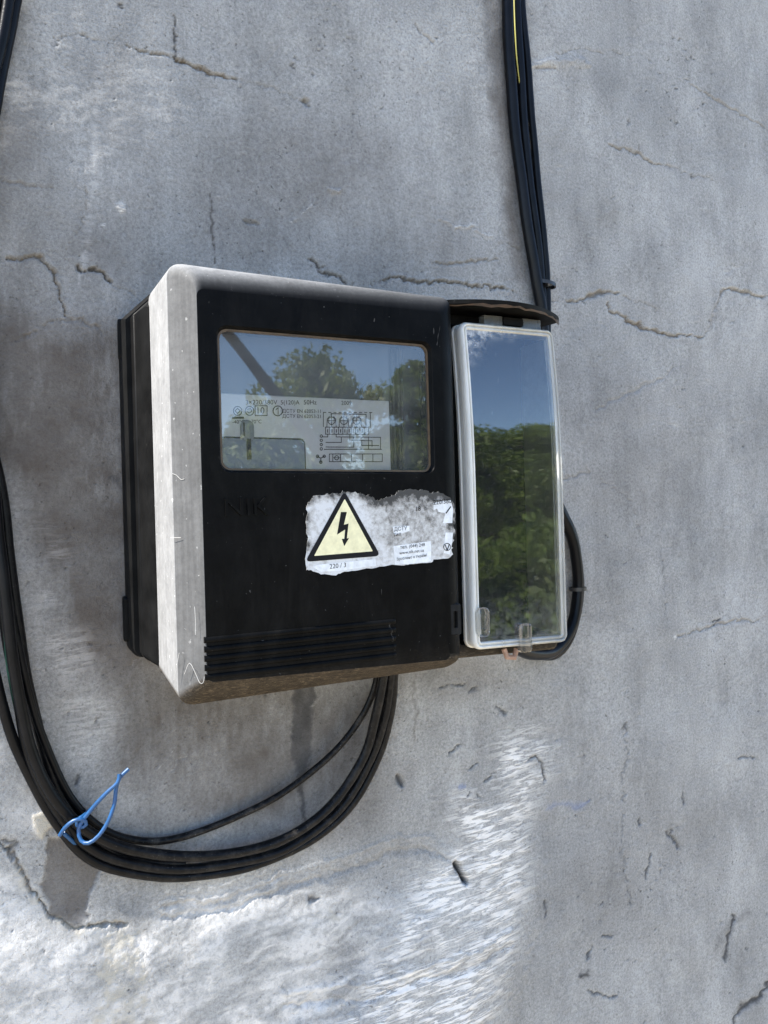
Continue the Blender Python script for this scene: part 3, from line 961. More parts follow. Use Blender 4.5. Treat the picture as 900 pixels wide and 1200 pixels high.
TH = PH + 0.0004
text('3×220/380V', (288, 474), (325, 474), TH, face, INKG)
text('5(120)A', (329, 474), (351, 474), TH, face, INKG)
text('50Hz', (356, 474), (371, 474), TH, face, INKG)
text('ДСТУ EN 62053-11', (331, 483.5), (376, 484), TH, face, INK)
text('ДСТУ EN 62053-21', (331, 489.5), (376, 490), TH, face, INK)
text('-40°C...+70°C', (272.5, 496.5), (306.5, 496), TH, face, INK)
d = MB()
line(d, circ(278.5, 481.5, 5), 0.9, TH, True)
line(d, [(275.5, 481.5), (278.5, 478.5), (281.5, 481.5), (278.5, 484.5)], 0.8, TH, True)
line(d, circ(292.5, 481.5, 5), 0.9, TH, True)
line(d, [(290, 479.5), (294, 479), (295, 482), (292, 484), (290, 482)], 0.8, TH)
line(d, [(299, 475.5), (313, 475.5), (313, 487), (299, 487)], 0.9, TH, True)
line(d, circ(325.5, 481.5, 5.5), 1.1, TH, True)
line(d, [(323.5, 480), (326, 477.5), (326, 485.5)], 0.9, TH)
line(d, [(273, 489.5), (285, 489.5)], 2.2, TH)
# wiring diagram
line(d, [(379, 483.5), (379, 500)], 0.8, TH)
for a, c in zip(range(379, 434, 6), range(382, 437, 6)):
    line(d, [(a, 483.3), (c, 483.4)], 0.8, TH)
line(d, [(388, 486), (388, 484.8), (429, 485.5), (429, 500)], 1.0, TH)
line(d, [(434, 484), (434, 501)], 0.8, TH)
for cx in (388.5, 403, 418):
    line(d, circ(cx, 493, 4.2, 14), 0.9, TH, True)
    line(d, [(cx, 486), (cx, 500)], 0.8, TH)
    line(d, [(cx - 4, 493), (cx + 4, 493)], 0.8, TH)
    line(d, [(cx - 5.5, 500), (cx - 5, 491), (cx - 2.5, 488)], 0.8, TH)
    line(d, [(cx + 5.5, 500), (cx + 5, 491), (cx + 2.5, 488)], 0.8, TH)
line(d, [(381.5, 500.5), (432, 500.8), (432, 509), (381.5, 508.8)], 0.9, TH, True)
for i in range(1, 10):
    x = 381.5 + 5.05 * i
    line(d, [(x, 500.6), (x, 509)], 0.8, TH)
    line(d, [(x - 2.5, 503.5), (x - 2.5, 506.5)], 1.2, TH)
line(d, [(384, 509), (384, 512), (378, 512)], 0.9, TH)
line(d, [(394, 509), (394, 512), (446, 512.5), (446, 526)], 0.9, TH)
line(d, [(400, 512), (400, 518.5), (382, 518.5)], 0.9, TH)
line(d, [(410, 509), (410, 516), (436, 516.5), (436, 523)], 0.9, TH)
line(d, [(414.5, 512), (414.5, 524), (382, 523.8)], 0.9, TH)
line(d, [(424, 516), (424, 522), (444, 522)], 0.9, TH)
line(d, [(432, 512), (432, 526)], 0.9, TH)
line(d, [(380, 526.5), (447, 526.5)], 1.0, TH)
for yy in (511, 516, 521, 526):
    line(d, circ(376.5, yy, 1.4, 8), 0.9, TH, True)
for k in range(3):
    a = math.radians(90 + 120 * k)
    line(d, [(376, 537), (376 + 4.5 * math.cos(a), 537 + 4.5 * math.sin(a))], 1.2, TH)
    line(d, circ(376 + 4.5 * math.cos(a), 537 + 4.5 * math.sin(a), 1.5, 8), 1.0, TH, True)
line(d, [(386, 532), (448, 532), (448, 541), (386, 541)], 0.9, TH, True)
for x in (390, 399, 412, 425, 437):
    line(d, [(x, 532), (x, 541)], 0.9, TH)
line(d, circ(394.5, 536.5, 2.4, 10), 0.9, TH, True)
line(d, [(390, 536.5), (399, 536.5)], 0.7, TH)
d.build('wiring_diagram', INKG, face, True, smooth=False)['kind'] = 'stuff'
text('10', (302, 484.5), (310, 484.5), TH, face, INKG)
text('2009', (400, 474.5), (412, 474.5), TH, face, INK)

# button flap with its turn knob, behind the window
fx1, ft = A(357, 514, PH)
fx0, fb = A(258, 556, PH)
b = MB()
b.loft([rring(fx0 - 0.006, fx1, fb - 0.006, ft, 0.004, PH + 0.0002), rring(fx0 - 0.006, fx1, fb - 0.006, ft, 0.004, PH + 0.0010), rring(fx0 - .0055, fx1 - .0007, fb - .0055, ft - .0007, 0.0035, PH + 0.0013)], False, True)
b.build('flap_border', INKG, face, True)
b = MB()
b.loft([rring(fx0 - 0.006, fx1 - .0012, fb - 0.006, ft - .0012, 0.0035, PH + 0.0013), rring(fx0 - .006, fx1 - .0012, fb - .006, ft - .0012, 0.0035, PH + 0.0022), rring(fx0 - .006, fx1 - .006, fb - .005, ft - .0026, 0.002, PH + 0.0027)], False, True)
b.build('flap', mat_plain('blue_grey_flap', (0.28, 0.33, 0.41), 0.45, 0.06, 30), face, True)
kx, kz = A(291, 506, PH + 0.004)
b = MB()
b.loft([rring(kx - .0042, kx + .0042, kz - .0065, kz + .0078, .004, PH + .0004), rring(kx - .0042, kx + .0042, kz - .0065, kz + .0078, .004, PH + .0030), rring(kx - .0030, kx + .0030, kz - .0053, kz + .0066, .003, PH + .0036)], False, True)
b.build('knob', mat_plain('knob_plastic', (0.26, 0.29, 0.31), 0.35, 0.05), face, True)
b = MB()
b.box(kx - .0010, kx + .0016, -(PH + .0044), -(PH + .0026), kz - .018, kz - .0045)
b.box(kx - .0032, kx - .0022, -(PH + .0042), -(PH + .0034), kz - .003, kz + .006)
b.build('knob_slot', INK, face, True)
sx, sz = A(437, 461, PH)
b = MB()
prof = [(0.0085, 0.0), (0.0085, 0.003), (0.0075, 0.0036), (0.0058, 0.0036), (0.0054, 0.0026), (0.003, 0.0026), (0.0026, 0.0034), (0.0006, 0.0036)]
b.loft([[(sx + r_ * math.cos(2 * math.pi * i / 24), -(PH - 0.004 + h_), sz + r_ * math.sin(2 * math.pi * i / 24)) for i in range(24)] for r_, h_ in prof], True, True)
b.build('seal_screw', BRASS, box, True)
# ribbed cable duct right of the face plate
for i in range(4):
    xx, _ = A(460 + 5 * i, 500, PH)
    b = MB()
    b.loft([rring(xx, xx + .0022, -0.01, 0.125, .0003, PH - .013), rring(xx + .0002, xx + .0020, -0.0098, 0.1248, .0003, PH - .004 - .0015 * (i % 2))], False, True)
    b.build('duct_rib', CLEARD, box, True)

# pale scratches and a stray thread on the worn left bevel
for pl in ([(204, 797), (207, 780), (210, 765)], [(216, 790), (222, 777), (229, 789), (234, 800), (238, 800), (239.5, 793)], [(228, 711), (229, 726), (229, 744)], [(202, 555), (207, 557), (212, 562), (216, 561)], [(200, 630), (212, 630)]):
    P_ = []
    for (x, y) in pl:
        hh = CH - 0.0018 + 0.0194 * min(1, max(0, (x - 202) / 34.0)) + 0.0004
        q = A(x, y, hh)
        P_.append((q[0], -hh, q[1]))
    b = MB()
    b.tube(spline(P_, .002), 0.00014, 5)
    b.build('pale_thread', WHTP, box, True)

# vent ribs
vx0, vx1 = 0.1215, 0.2557
for i in range(5):
    zt0 = -0.0758 - 0.0058 * i
    b = MB()
    n_ = 7
    R0 = []
    for xx in (vx0, vx1 - 0.003, vx1 - 0.0006, vx1):
        hh = 0.0015 if xx < vx1 - 0.004 else (0.0012 if xx < vx1 - 0.001 else (0.0006 if xx < vx1 else 0.0))
        ti = zt0 + 0.0034 * (xx - vx0) / (vx1 - vx0)
        R0.append([(xx, -(FR - 0.0006 + (hh + 0.0006) * math.sin(math.pi * k / (n_ - 1)) ** 0.7), ti - 0.0040 * (1 - math.cos(math.pi * k / (n_ - 1))) / 2) for k in range(n_)])
    vs = [p for r_ in R0 for p in r_]
    fs = [(i_ * n_ + j, i_ * n_ + j + 1, (i_ + 1) * n_ + j + 1, (i_ + 1) * n_ + j) for i_ in range(3) for j in range(n_ - 1)] + [tuple(range(n_))]
    b.add(vs, fs)
    b.build('vent_rib', BLK, box, True, angle=60)

# raised maker's letters
text('NIK', (264, 605), (316, 603), FR + 0.0002, box, BLK, 'embossed_lettering', 0.9, 0.0012)

# warning sticker
SX = FR + 0.00035
outl = [(359, 668), (358, 655), (360, 640), (360, 620), (359, 604), (361, 590), (366, 583), (374, 580), (386, 579), (398, 578), (404, 575), (411, 578), (422, 577), (430, 580), (436, 583), (441, 587), (447, 585), (453, 583),
        (462, 579), (470, 575), (480, 573), (490, 574), (497, 574), (505, 577), (514, 576), (522, 579), (528, 584), (532, 592), (534, 606), (532, 616), (533, 628), (530, 640), (531, 650), (524, 655), (508, 656), (505, 660), (480, 661), (474, 663),
        (460, 662), (440, 665), (420, 668), (404, 670), (394, 674), (376, 673), (364, 668)]
jit = []
for i, (x, y) in enumerate(outl):
    x2, y2 = outl[(i + 1) % len(outl)]
    for k in range(4):
        t = k / 4
        j = 1.5 if y < 650 else 0.6
        jit.append((x + (x2 - x) * t + random.uniform(-j, j), y + (y2 - y) * t + random.uniform(-j, j)))
from mathutils.geometry import delaunay_2d_cdt
pts2 = [Vector((A(x, y, SX)[0], A(x, y, SX)[1])) for x, y in jit]
nb = len(pts2)
gx0, gx1 = min(p.x for p in pts2), max(p.x for p in pts2)
gz0, gz1 = min(p.y for p in pts2), max(p.y for p in pts2)
inner = [Vector((gx0 + (gx1 - gx0) * (i + .5) / 34 + random.uniform(-.0006, .0006), gz0 + (gz1 - gz0) * (j + .5) / 16 + random.uniform(-.0006, .0006))) for i in range(34) for j in range(16)]
cv, _, cf, *_r = delaunay_2d_cdt(pts2 + inner, [], [list(range(nb))], 1, 1e-6)
b = MB()
vs = [(p.x, -SX, p.y) for p in cv]
xs_ = [v[0] for v in vs]
xmin, xmax = min(xs_), max(xs_)


def edge(x, z):
    k = 0.0
    for i in range(0, len(jit), 4):
        if jit[i][1] < 640:
            p = pts2[i]
            k = max(k, math.exp(-((x - p.x) ** 2 + (z - p.y) ** 2) / 0.0035 ** 2))
    return k


def grime(x, z):
    t = (x - xmin) / (xmax - xmin)
    zz = (z - A(360, 668, SX)[1]) / 0.055
    return max(0.0, 0.46 + 1.1 * edge(x, z) + 0.62 * max(0, min(1, (t - 0.32) * 4)) * (1 - 0.55 * max(0, (t - 0.85) * 6)) * (0.35 + 0.9 * zz) + 0.35 * max(0, zz - 0.75) * 3)


b.add(vs, [tuple(f) for f in cf], grime=[grime(v[0], v[2]) for v in vs])
ne = len(jit)
b.add([(A(x, y, SX)[0], -SX, A(x, y, SX)[1]) for x, y in jit] + [(A(x, y, FR)[0], -FR + 0.0002, A(x, y, FR)[1]) for x, y in jit],
      [(i, (i + 1) % ne, ne + (i + 1) % ne, ne + i) for i in range(ne)])
stk = b.build('warning_sticker', STK, box, True, smooth=False)


def polyprint(name, pts, h, mat, parent, rr=0.0, hole=None):
    mb = MB()
    P = []
    n_ = len(pts)
    for i, p in enumerate(pts):
        p = Vector(p)
        if rr:
            a, c = Vector(pts[i - 1]), Vector(pts[(i + 1) % n_])
            q0, q1 = p + (a - p).normalized() * rr, p + (c - p).normalized() * rr
            for k in range(6):
                t = k / 5
                P.append(q0 * (1 - t) ** 2 + p * 2 * t * (1 - t) + q1 * t * t)
        else:
            P.append(p)
    V = [(A(q.x, q.y, h)[0], -h, A(q.x, q.y, h)[1]) for q in P]
    mb.add(V, [tuple(range(len(V)))])
    bmx = mb
    return bmx.build(name, mat, parent, True, smooth=False)


def fresh(name, poly, parent, h, mat):
    mb = MB()
    mb.add([(A(x, y, h)[0], -h, A(x, y, h)[1]) for x, y in poly], [tuple(range(len(poly)))])
    return mb.build(name, mat, parent, True, smooth=False)


WHT = mat_plain('clean_white_paper', (0.66, 0.67, 0.67), 0.6, 0.14, 260)
fresh('paper_remnant', [(372, 662), (440, 655), (441, 663), (396, 669), (376, 670), (366, 664)], stk, SX + 0.0001, WHT)
fresh('paper_remnant', [(461, 640), (505, 634), (505.5, 658), (481, 661), (463, 662)], stk, SX + 0.0001, WHT)
fresh('paper_remnant', [(508, 590), (514, 588), (528, 586), (531, 596), (530, 613), (519, 613), (522, 601), (514, 600), (512, 596), (508, 598)], stk, SX + 0.0001, WHT)
fresh('paper_remnant', [(522, 624), (531, 624), (530, 634), (527, 650), (520, 648)], stk, SX + 0.0001, WHT)
fresh('paper_remnant', [(460, 617), (480, 616), (480, 622), (472, 625), (462, 627)], stk, SX + 0.0001, WHT)
polyprint('warning_triangle', [(403.5, 575), (357.5, 658.5), (446, 651.5)], SX + 0.0002, INK, stk, 7)
polyprint('triangle_field', [(404, 584.5), (368, 651.5), (437, 646)], SX + 0.0003, CREAM, stk, 1.5)
polyprint('lightning_bolt', [(399.5, 600), (406.5, 600), (403, 615), (408.5, 613.5), (406.5, 631), (409, 630.5), (403.5, 640), (400.5, 631.5), (403.5, 631.5), (404.5, 620.5), (395, 626.5)], SX + 0.0004, INK, stk)
text('220 / 3', (386.5, 666.5), (405.5, 664.5), SX + 0.0002, stk, INK)
text('www.nik.net.ua', (468, 650), (497, 646.5), SX + 0.0003, stk, INKG)
text('Зроблено в Україні', (465, 657), (500, 652), SX + 0.0003, stk, INKG)
text('тел. (044) 248', (469, 643.5), (498, 640), SX + 0.0003, stk, INKG)
text('тип', (461, 629), (470, 628), SX + 0.0003, stk, INKG)
text('ДСТУ', (462, 622.5), (477, 621), SX + 0.0003, stk, INKG)
text('18', (488, 599), (493, 598.5), SX + 0.0003, stk, INK)
text('220/380', (508, 591.5), (529, 589.5), SX + 0.0003, stk, INK)
mk = MB()
line(mk, circ(524, 641, 4, 14), 0.8, SX + .0003, True)
line(mk, [(522, 639), (524, 645), (526.5, 638)], 1.2, SX + .0003)
line(mk, [(523, 601), (528, 594)], 1.4, SX + .0003)
mk.build('printed_marks', INK, stk, True, smooth=False)['kind'] = 'stuff'

# terminal bay right of the housing
BY = 0.103
b = MB()
dst = lambda R: [max(0, min(1, -1.8 * math.sin(math.radians((i // 7) * 90 + 90 * (i % 7) / 6)))) for i in range(28)]
R_ = [sring(0.300, 0.4162, -0.1075, 0.1490, 0.006, 0.052), sring(0.300, 0.4172, -0.1080, 0.1495, 0.006, 0.056), bow(sring(0.300, 0.4172, -0.1080, 0.1495, 0.006, BY + 0.008)), bow(sring(0.300, 0.4158, -0.1065, 0.1480, 0.006, BY + 0.0095)),
      bow(sring(0.320, 0.4115, -0.0985, 0.141, 0.004, BY + 0.0095)), sring(0.320, 0.4115, -0.0985, 0.141, 0.004, BY - 0.018)]
nb_ = len(R_[0])
b.loft(R_, False, True, attrs={'dust': [1.0 if p[2] < -0.103 else 0.0 for r_ in R_[:4] for p in r_] + [0] * (2 * nb_)})
b.build('terminal_bay', BLK2, box, True)
# visor, bowed outward over the lid
b = MB()
nv = 22
up_, lo_, bk_, bl_ = [], [], [], []
for i in range(nv):
    t = i / (nv - 1)
    x = 0.3005 + (0.4275 - 0.3005) * t
    hh = 0.112 + 0.026 * (math.sin(math.pi * t) ** 0.8)
    zz = 0.1535 - 0.003 * t
    up_.append((x, -hh, zz + 0.0008))
    lo_.append((x, -hh + 0.0006, zz - 0.0022 + random.uniform(-.0003, .0003)))
    bk_.append((x, -0.09, zz + 0.003))
    bl_.append((x, -0.09, zz - 0.0012))
b.loft([bk_, up_, lo_, bl_, bk_], closed=False)
vis = b.build('visor', BLK2, box, True, angle=50)
b = MB()
b.loft([[(x, y - .0004, z + random.uniform(-.0012, .0006)) for x, y, z in lo_], [(x, y + .0004, z - .0010 - abs(random.gauss(0, .0008))) for x, y, z in lo_]], closed=False)
b.build('rusty_edge', RUSTM, vis, True)

# hinged clear lid
lx0, lx1, lz0, lz1, LH = 0.3240, 0.4142, -0.1005, 0.1400, 0.128
lb = MB()
def lrr(i_, h_):
    return bow(sring(lx0 + i_, lx1 - i_, lz0 + i_, lz1 - i_, max(.0012, .0068 - i_), h_))


rim = [lrr(.0012, BY + .0098), lrr(0, BY + .0104), lrr(0, BY + .0126), lrr(.0010, BY + .0134), lrr(.0010, LH - .0070), lrr(.0002, LH - .0062), lrr(.0002, LH - .0026), lrr(.0008, LH - .0008), lrr(.0018, LH), lrr(.0026, LH - .0002),
       lrr(.0031, LH - .0016), lrr(.0036, LH - .0016), lrr(.0041, LH - .0003), lrr(.0050, LH - .0003), lrr(.0056, LH - .0012), lrr(.0062, LH - .0024), lrr(.0062, BY + .0098)]
lb.loft(rim, attrs={'frost': [(1.0 if p[0] < lx0 + .0075 else (0.55 if p[2] > lz1 - .008 else (0.30 if p[2] < lz0 + .009 else 0.42))) for r_ in rim for p in r_]})
lid = lb.build('clear_lid', mat_rim(), box, True, angle=40)
pb = MB()
g_ = 14
px0, px1, pz0, pz1 = lx0 + .0058, lx1 - .0058, lz0 + .0058, lz1 - .0058
vs, fs, hz = [], [], []
for i in range(g_ + 1):
    for j in range(2 * g_ + 1):
        x, z = px0 + (px1 - px0) * i / g_, pz0 + (pz1 - pz0) * j / (2 * g_)
        vs.append((x, -(LH - .0016), z))
        tx, tz = i / g_, j / (2 * g_)
        c1 = max(0, 1 - (tx / 0.34 + (1 - tz) / 0.13) * 0.85) * 0.9 + (0.45 if tz > 0.97 and tx < 0.6 else 0)
        hz.append(min(1, c1 + 0.14 * max(0, (0.16 - tz) / 0.16)))
for i in range(g_):
    for j in range(2 * g_):
        a = i * (2 * g_ + 1) + j
        fs.append((a, a + 2 * g_ + 1, a + 2 * g_ + 2, a + 1))
pb.add(bow(vs), fs, haze=hz)
pb.build('lid_pane', PANE_L, lid, True, smooth=True, recalc=False)
# inner right wall of the lid seen through the pane
b = MB()
b.loft([sring(lx1 - .0085, lx1 - .0068, lz0 + .008, lz1 - .008, .0006, BY - .014), bow(sring(lx1 - .0085, lx1 - .0068, lz0 + .008, lz1 - .008, .0006, LH - .004))], False, True)
b.build('inner_wall', mat_clear('frosted_inner_plastic', (0.75, 0.75, 0.70), 0.42, 0.3), lid, True)
# slotted catch, pull tab, hinge knuckles
cx, cz = A(564, 729, LH)
b = MB()
outer = lambda k, h: rring(cx - .0052 + k, cx + .0062 - k, cz - .0108 + k, cz + .0108 - k, .0045, h)
b.loft([outer(0, LH - .001), outer(0, LH + .0022), outer(.0008, LH + .0030), rring(cx - .0012, cx + .0026, cz - .006, cz + .006, .0018, LH + .0030), rring(cx - .0006, cx + .0020, cz - .0054, cz + .0054, .0013, LH + .0012)], False, True)
b.build('catch', CLEARX, lid, True)
cx, cz = A(615, 751, LH)
b = MB()
b.loft([rring(cx - .0058, cx + .0058, cz - .0085, cz + .013, .003, LH - .002), rring(cx - .0058, cx + .0058, cz - .0085, cz + .013, .003, LH + .0016), rring(cx - .0045, cx + .0045, cz - .0072, cz + .0117, .002, LH + .0026)], False, True)
b.build('pull_tab', CLEARX, lid, True)
cx, cz = A(598, 766, 0.118)
b = MB()
b.tube([(cx - .006, -.118, cz + .004), (cx - .004, -.119, cz - .002), (cx + .003, -.119, cz - .003), (cx + .006, -.118, cz + .003)], .0022, 8)
b.build('seal_wire', mat_plain('copper_seal', (0.28, 0.17, 0.12), 0.4, 0.3, 300), lid, True)
for (pa, pb_) in ((566, 587), (611, 632)):
    xa, za = A(pa, 372, 0.114)
    xb, zb = A(pb_, 376, 0.114)
    b = MB()
    b.box(xa, xb, -.1155, -.108, 0.1405, 0.1475)
    b.build('hinge_tab', CLEARD, lid, True)
xa, _ = A(587, 376, 0.114)
xb, _ = A(611, 376, 0.114)
b = MB()
b.box(xa + .0006, xb - .0006, -.1170, -.106, 0.1412, 0.1468)
b.build('hinge_knuckle', BLK2, box, True)
# sealing lug with a slot at the lower left of the lid
xa, za = A(523, 708, 0.132)
xb, zb = A(542, 744, 0.132)
b = MB()
mx, mz = (xa + xb) / 2 + .001, (za + zb) / 2
b.loft([rring(xa, xb, zb, za, .002, .116), rring(xa, xb, zb, za, .002, .1305), rring(xa + .0008, xb - .0008, zb + .0008, za - .0008, .0015, .1318), rring(mx - .0016, mx + .0022, mz - .006, mz + .006, .001, .1318), rring(mx - .0012, mx + .0018, mz - .0055, mz + .0055, .001, .124)], True, True)
b.build('sealing_lug', mat_black_plastic('lug_plastic', 0.016, 0.35), box, True)

# ------------------------------------------------------------------ cables
def cable(name, pts, r, label, cat, group=None, mat=CAB, dust=(0, 0), sides=12, dfun=None):
    W = [at(*p) for p in pts]
    if pts[0][1] < -40:            # runs on up the wall, out of the frame
        h0 = -W[0].y
        W = [Vector((W[0].x + 0.03, -0.012, CZ + 1.585)), Vector((W[0].x + 0.012, -h0, CZ + 1.0)), Vector((W[0].x - 0.004, -h0, W[0].z + 0.16))] + W
    elif pts[0][0] < -25:
        W = [Vector((W[0].x + 0.02, -0.010, CZ + 1.57)), Vector((W[0].x + 0.004, W[0].y, CZ + 0.8)), Vector((W[0].x - 0.004, W[0].y, W[0].z + 0.2))] + W
    P = spline(W)
    kk = random.uniform(0, 6)
    P = [p + Vector((math.sin(i * 0.21 + kk) + 0.6 * math.sin(i * 0.47 + 2 * kk), -0.4 * math.sin(i * 0.33 + kk) - 0.4, math.cos(i * 0.26 + kk))) * 0.0005 for i, p in enumerate(P)]
    n_ = len(P)
    if dfun is None:
        dl = [dust[0] + (dust[1] - dust[0]) * i / (n_ - 1) for i in range(n_)]
    else:
        dl = [dfun(p) for p in P]
    b = MB()
    b.tube(P, r, sides, True, dl, 0.02)
    return tag(b.build(name, mat, None, False, True, 60), label, cat, group)


def arcdust(lo, hi):
    def f(p):
        t = min(1, max(0, (p.x - 0.06) / 0.06))
        return lo + (hi - lo) * t
    return f


GL = 'black cables looping under the meter box'
R8 = 0.0039
cable('power_cable', [(14, -80, .012), (6, 30, .012), (-14, 120, .010), (-34, 300, .012), (-16, 470, .014), (-4, 590, .016), (6, 700, .018), (19, 800, .018), (38, 880, .018), (73, 947, .018), (122, 984, .016), (190, 1002, .014), (262, 1002, .014), (330, 984, .016), (386, 945, .018), (424, 890, .022), (440, 840, .028), (449, 795, .032), (451, 765, .034)],
      R8, 'uppermost black cable of the dusty loop, nearest the blue wire knot', 'cable', GL, dfun=arcdust(.04, .6))
cable('power_cable', [(22, -80, .008), (16, 20, .008), (-2, 110, .007), (-34, 320, .009), (-22, 480, .010), (-6, 600, .010), (6, 720, .012), (18, 800, .012), (34, 885, .012), (70, 955, .012), (118, 1000, .010), (190, 1017, .009), (262, 1013, .010), (334, 996, .012), (396, 950, .014), (434, 890, .018), (450, 840, .024), (457, 795, .028), (459, 765, .030)],
      0.0037, 'middle black cable of the dusty loop below the meter box', 'cable', GL, dfun=arcdust(.03, .5))
cable('power_cable', [(2, -80, .008), (-6, 30, .008), (-20, 140, .008), (-44, 330, .009), (-34, 500, .010), (-22, 640, .012), (-10, 760, .012), (6, 840, .012), (30, 900, .010), (64, 962, .008), (112, 1010, .007), (180, 1026, .006), (240, 1025, .007), (300, 1014, .008), (366, 984, .008), (414, 940, .010), (444, 885, .014), (458, 830, .020), (462, 790, .024), (463, 765, .026)],
      0.0036, 'outermost lowest black cable of the dusty loop on the plaster', 'cable', GL, dfun=arcdust(.05, .5))
cable('thin_cable', [(-34, 420, .010), (-22, 500, .010), (-6, 600, .010), (14, 720, .010), (28, 790, .010), (50, 865, .009), (82, 932, .008), (122, 972, .007), (165, 985, .005), (210, 981, .005), (270, 960, .005), (330, 931, .006), (384, 888, .009), (420, 845, .014), (438, 808, .020), (443, 770, .024)],
      0.0028, 'separate thinner dusty cable rising across the drip stain to the box', 'cable', dfun=arcdust(.05, 1.0))
cable('power_cable', [(-40, 400, .006), (-20, 480, .006), (3, 580, .006), (12, 650, .006), (19, 720, .006), (30, 790, .006), (49, 870, .006), (79, 945, .006), (120, 990, .006), (160, 1008, .006), (215, 1012, .006)],
      0.0038, 'black cable hugging the wall on the inner side of the left bundle', 'cable', GL, dust=(.05, .3))
cable('green_cable', [(-16, 560, .018), (-3, 650, .018), (5, 715, .019), (11, 775, .016), (22, 840, .010)], 0.0018, 'thin dark green wire half hidden in the left cable bundle', 'wire', None, GREENC, sides=8)
GT = 'black cables coming down to the clear lid'
cable('power_cable', [(592, -60, .008), (594, 0, .008), (598, 80, .008), (606, 180, .008), (618, 262, .010), (629, 330, .010), (636, 380, .010), (636, 480, .010), (645, 570, .012), (668, 625, .012), (675, 655, .012), (677, 690, .012), (670, 735, .014), (650, 763, .020), (622, 766, .035), (600, 755, .05), (590, 740, .06)],
      0.0056, 'thickest left black cable above the lid, looping back below it', 'cable', GT)
cable('power_cable', [(603, -60, .006), (605, 0, .006), (609, 80, .006), (616, 170, .006), (626, 260, .007), (634, 330, .007), (638, 390, .007), (638, 480, .008), (648, 570, .008), (671, 625, .008), (677, 660, .008), (678, 700, .008), (668, 745, .010), (648, 768, .016), (616, 764, .035)],
      0.0046, 'middle black cable above the lid behind the yellow green wire', 'cable', GT)
cable('power_cable', [(608, -60, .006), (611, 0, .006), (619, 90, .006), (628, 190, .006), (636, 280, .007), (641, 330, .007), (641, 390, .007), (636, 470, .007), (632, 540, .007)],
      0.0037, 'right hand black cable standing apart with a gap above the lid', 'cable', GT)
cable('earth_wire', [(600, -60, .016), (602, -5, .016), (604, 35, .016), (606, 72, .013), (609, 100, .007)], 0.00065, 'yellow green striped wire showing between the black cables at top', 'wire', None, YEL, sides=8)


def ring_tie(name, px, py, h, rx, rz, tail, label, angle=0.0):
    c = at(px, py, h)
    P = []
    for i in range(25):
        a = 2 * math.pi * i / 24
        q = Vector((rx * math.cos(a), rz * math.sin(a), 0))
        q.rotate(Matrix.Rotation(angle, 4, 'Y'))
        P.append(c + q)
    b = MB()
    rings = []
    for q in P[:-1]:
        d_ = (q - c)
        d_ = d_.normalized()
        rings.append([q + d_ * .0006 + Vector((0, 0, .0018)), q - d_ * .0006 + Vector((0, 0, .0018)), q - d_ * .0006 - Vector((0, 0, .0018)), q + d_ * .0006 - Vector((0, 0, .0018))])
    rings.append(rings[0])
    b.loft(rings)
    tt = at(*tail[0])
    te = at(*tail[1])
    b.tube([tt, tt.lerp(te, .5), te], [.0026, .0024, .0020], 8)
    return tag(b.build(name, TIE, None, False, True, 40), label, 'cable tie')


ring_tie('cable_tie', 638, 333, .008, .0125, .0075, ((640, 333, .014), (648, 332, .012)), 'black cable tie strapped round the cables just above the visor', 0.1)
ring_tie('cable_tie', 677, 690, .010, .0085, .0075, ((677, 690, .010), (684, 690.5, .010)), 'black cable tie whose stub sticks out right of the lid', 0.0)

# blue wire knotted round the left bundle
b = MB()
bp = [(151, 901, .034), (140, 912, .034), (136, 925, .034), (134, 942, .035), (127, 962, .036), (116, 979, .036), (104, 988, .034), (95, 985, .030), (92, 972, .028), (98, 960, .029), (110, 945, .032), (124, 930, .035), (138, 917, .037), (140, 907, .036)]
b.tube(spline([at(*p) for p in bp], .003), .0014, 8)
b.tube(spline([at(*p) for p in [(70, 979, .024), (76, 970, .027), (86, 962, .029), (97, 960, .030), (101, 966, .028), (93, 970, .027), (90, 962, .026), (98, 956, .025), (104, 950, .012), (108, 948, .004)]], .003), .0014, 8)
b.tube(spline([at(*p) for p in [(74, 976, .024), (84, 985, .014), (92, 992, .006)]], .003), .0013, 8)
tag(b.build('blue_tie_wire', BLUE, None, False, True, 60), 'bright blue wire knotted in a loop round the left black cables', 'wire')

# ------------------------------------------------------------------ ground and the garden across the path, mirrored in the panes
G = Mat('pale_dry_yard')
G.set(Base_Color=G.mix(G.ramp(G.noise(0.8, 6, 0.7), [(0.35, 0.0), (0.65, 1.0)]), (0.44, 0.375, 0.285), (0.34, 0.295, 0.215)), Roughness=0.95)
b = MB()
b.add([(-600, -600, 0), (600, -600, 0), (600, 600, 0), (-600, 600, 0)], [(0, 1, 2, 3)])
tag(b.build('ground', G.m, None, smooth=False, recalc=False), kind='structure')
BARK = mat_plain('tree_bark', (0.09, 0.075, 0.06), 0.9, 0.4, 30)


def leaf_mat(name, c):
    M = Mat(name)
    k = M.ramp(M.noise(3, 3), [(0.3, tuple(x * 0.6 for x in c)), (0.7, tuple(x * 1.5 for x in c))])
    M.set(Base_Color=k, Roughness=0.45)
    tl = M.n('ShaderNodeBsdfTranslucent')
    M.L(k, tl.inputs[0])
    mx_ = M.n('ShaderNodeMixShader')
    mx_.inputs[0].default_value = 0.45
    M.L(M.b.outputs[0], mx_.inputs[1])
    M.L(tl.outputs[0], mx_.inputs[2])
    M.L(mx_.outputs[0], M.out.inputs[0])
    return M.m


LEAVES = [leaf_mat('leaf_green', (0.19, 0.25, 0.045)), leaf_mat('leaf_dark', (0.16, 0.22, 0.04)), leaf_mat('leaf_olive', (0.21, 0.25, 0.055))]


def refl(px, py, h, dist):
    R = ray(px, py)
    p = at(px, py, h)
    d_ = Vector((R.x, -R.y, R.z)).normalized()
    return p + d_ * dist


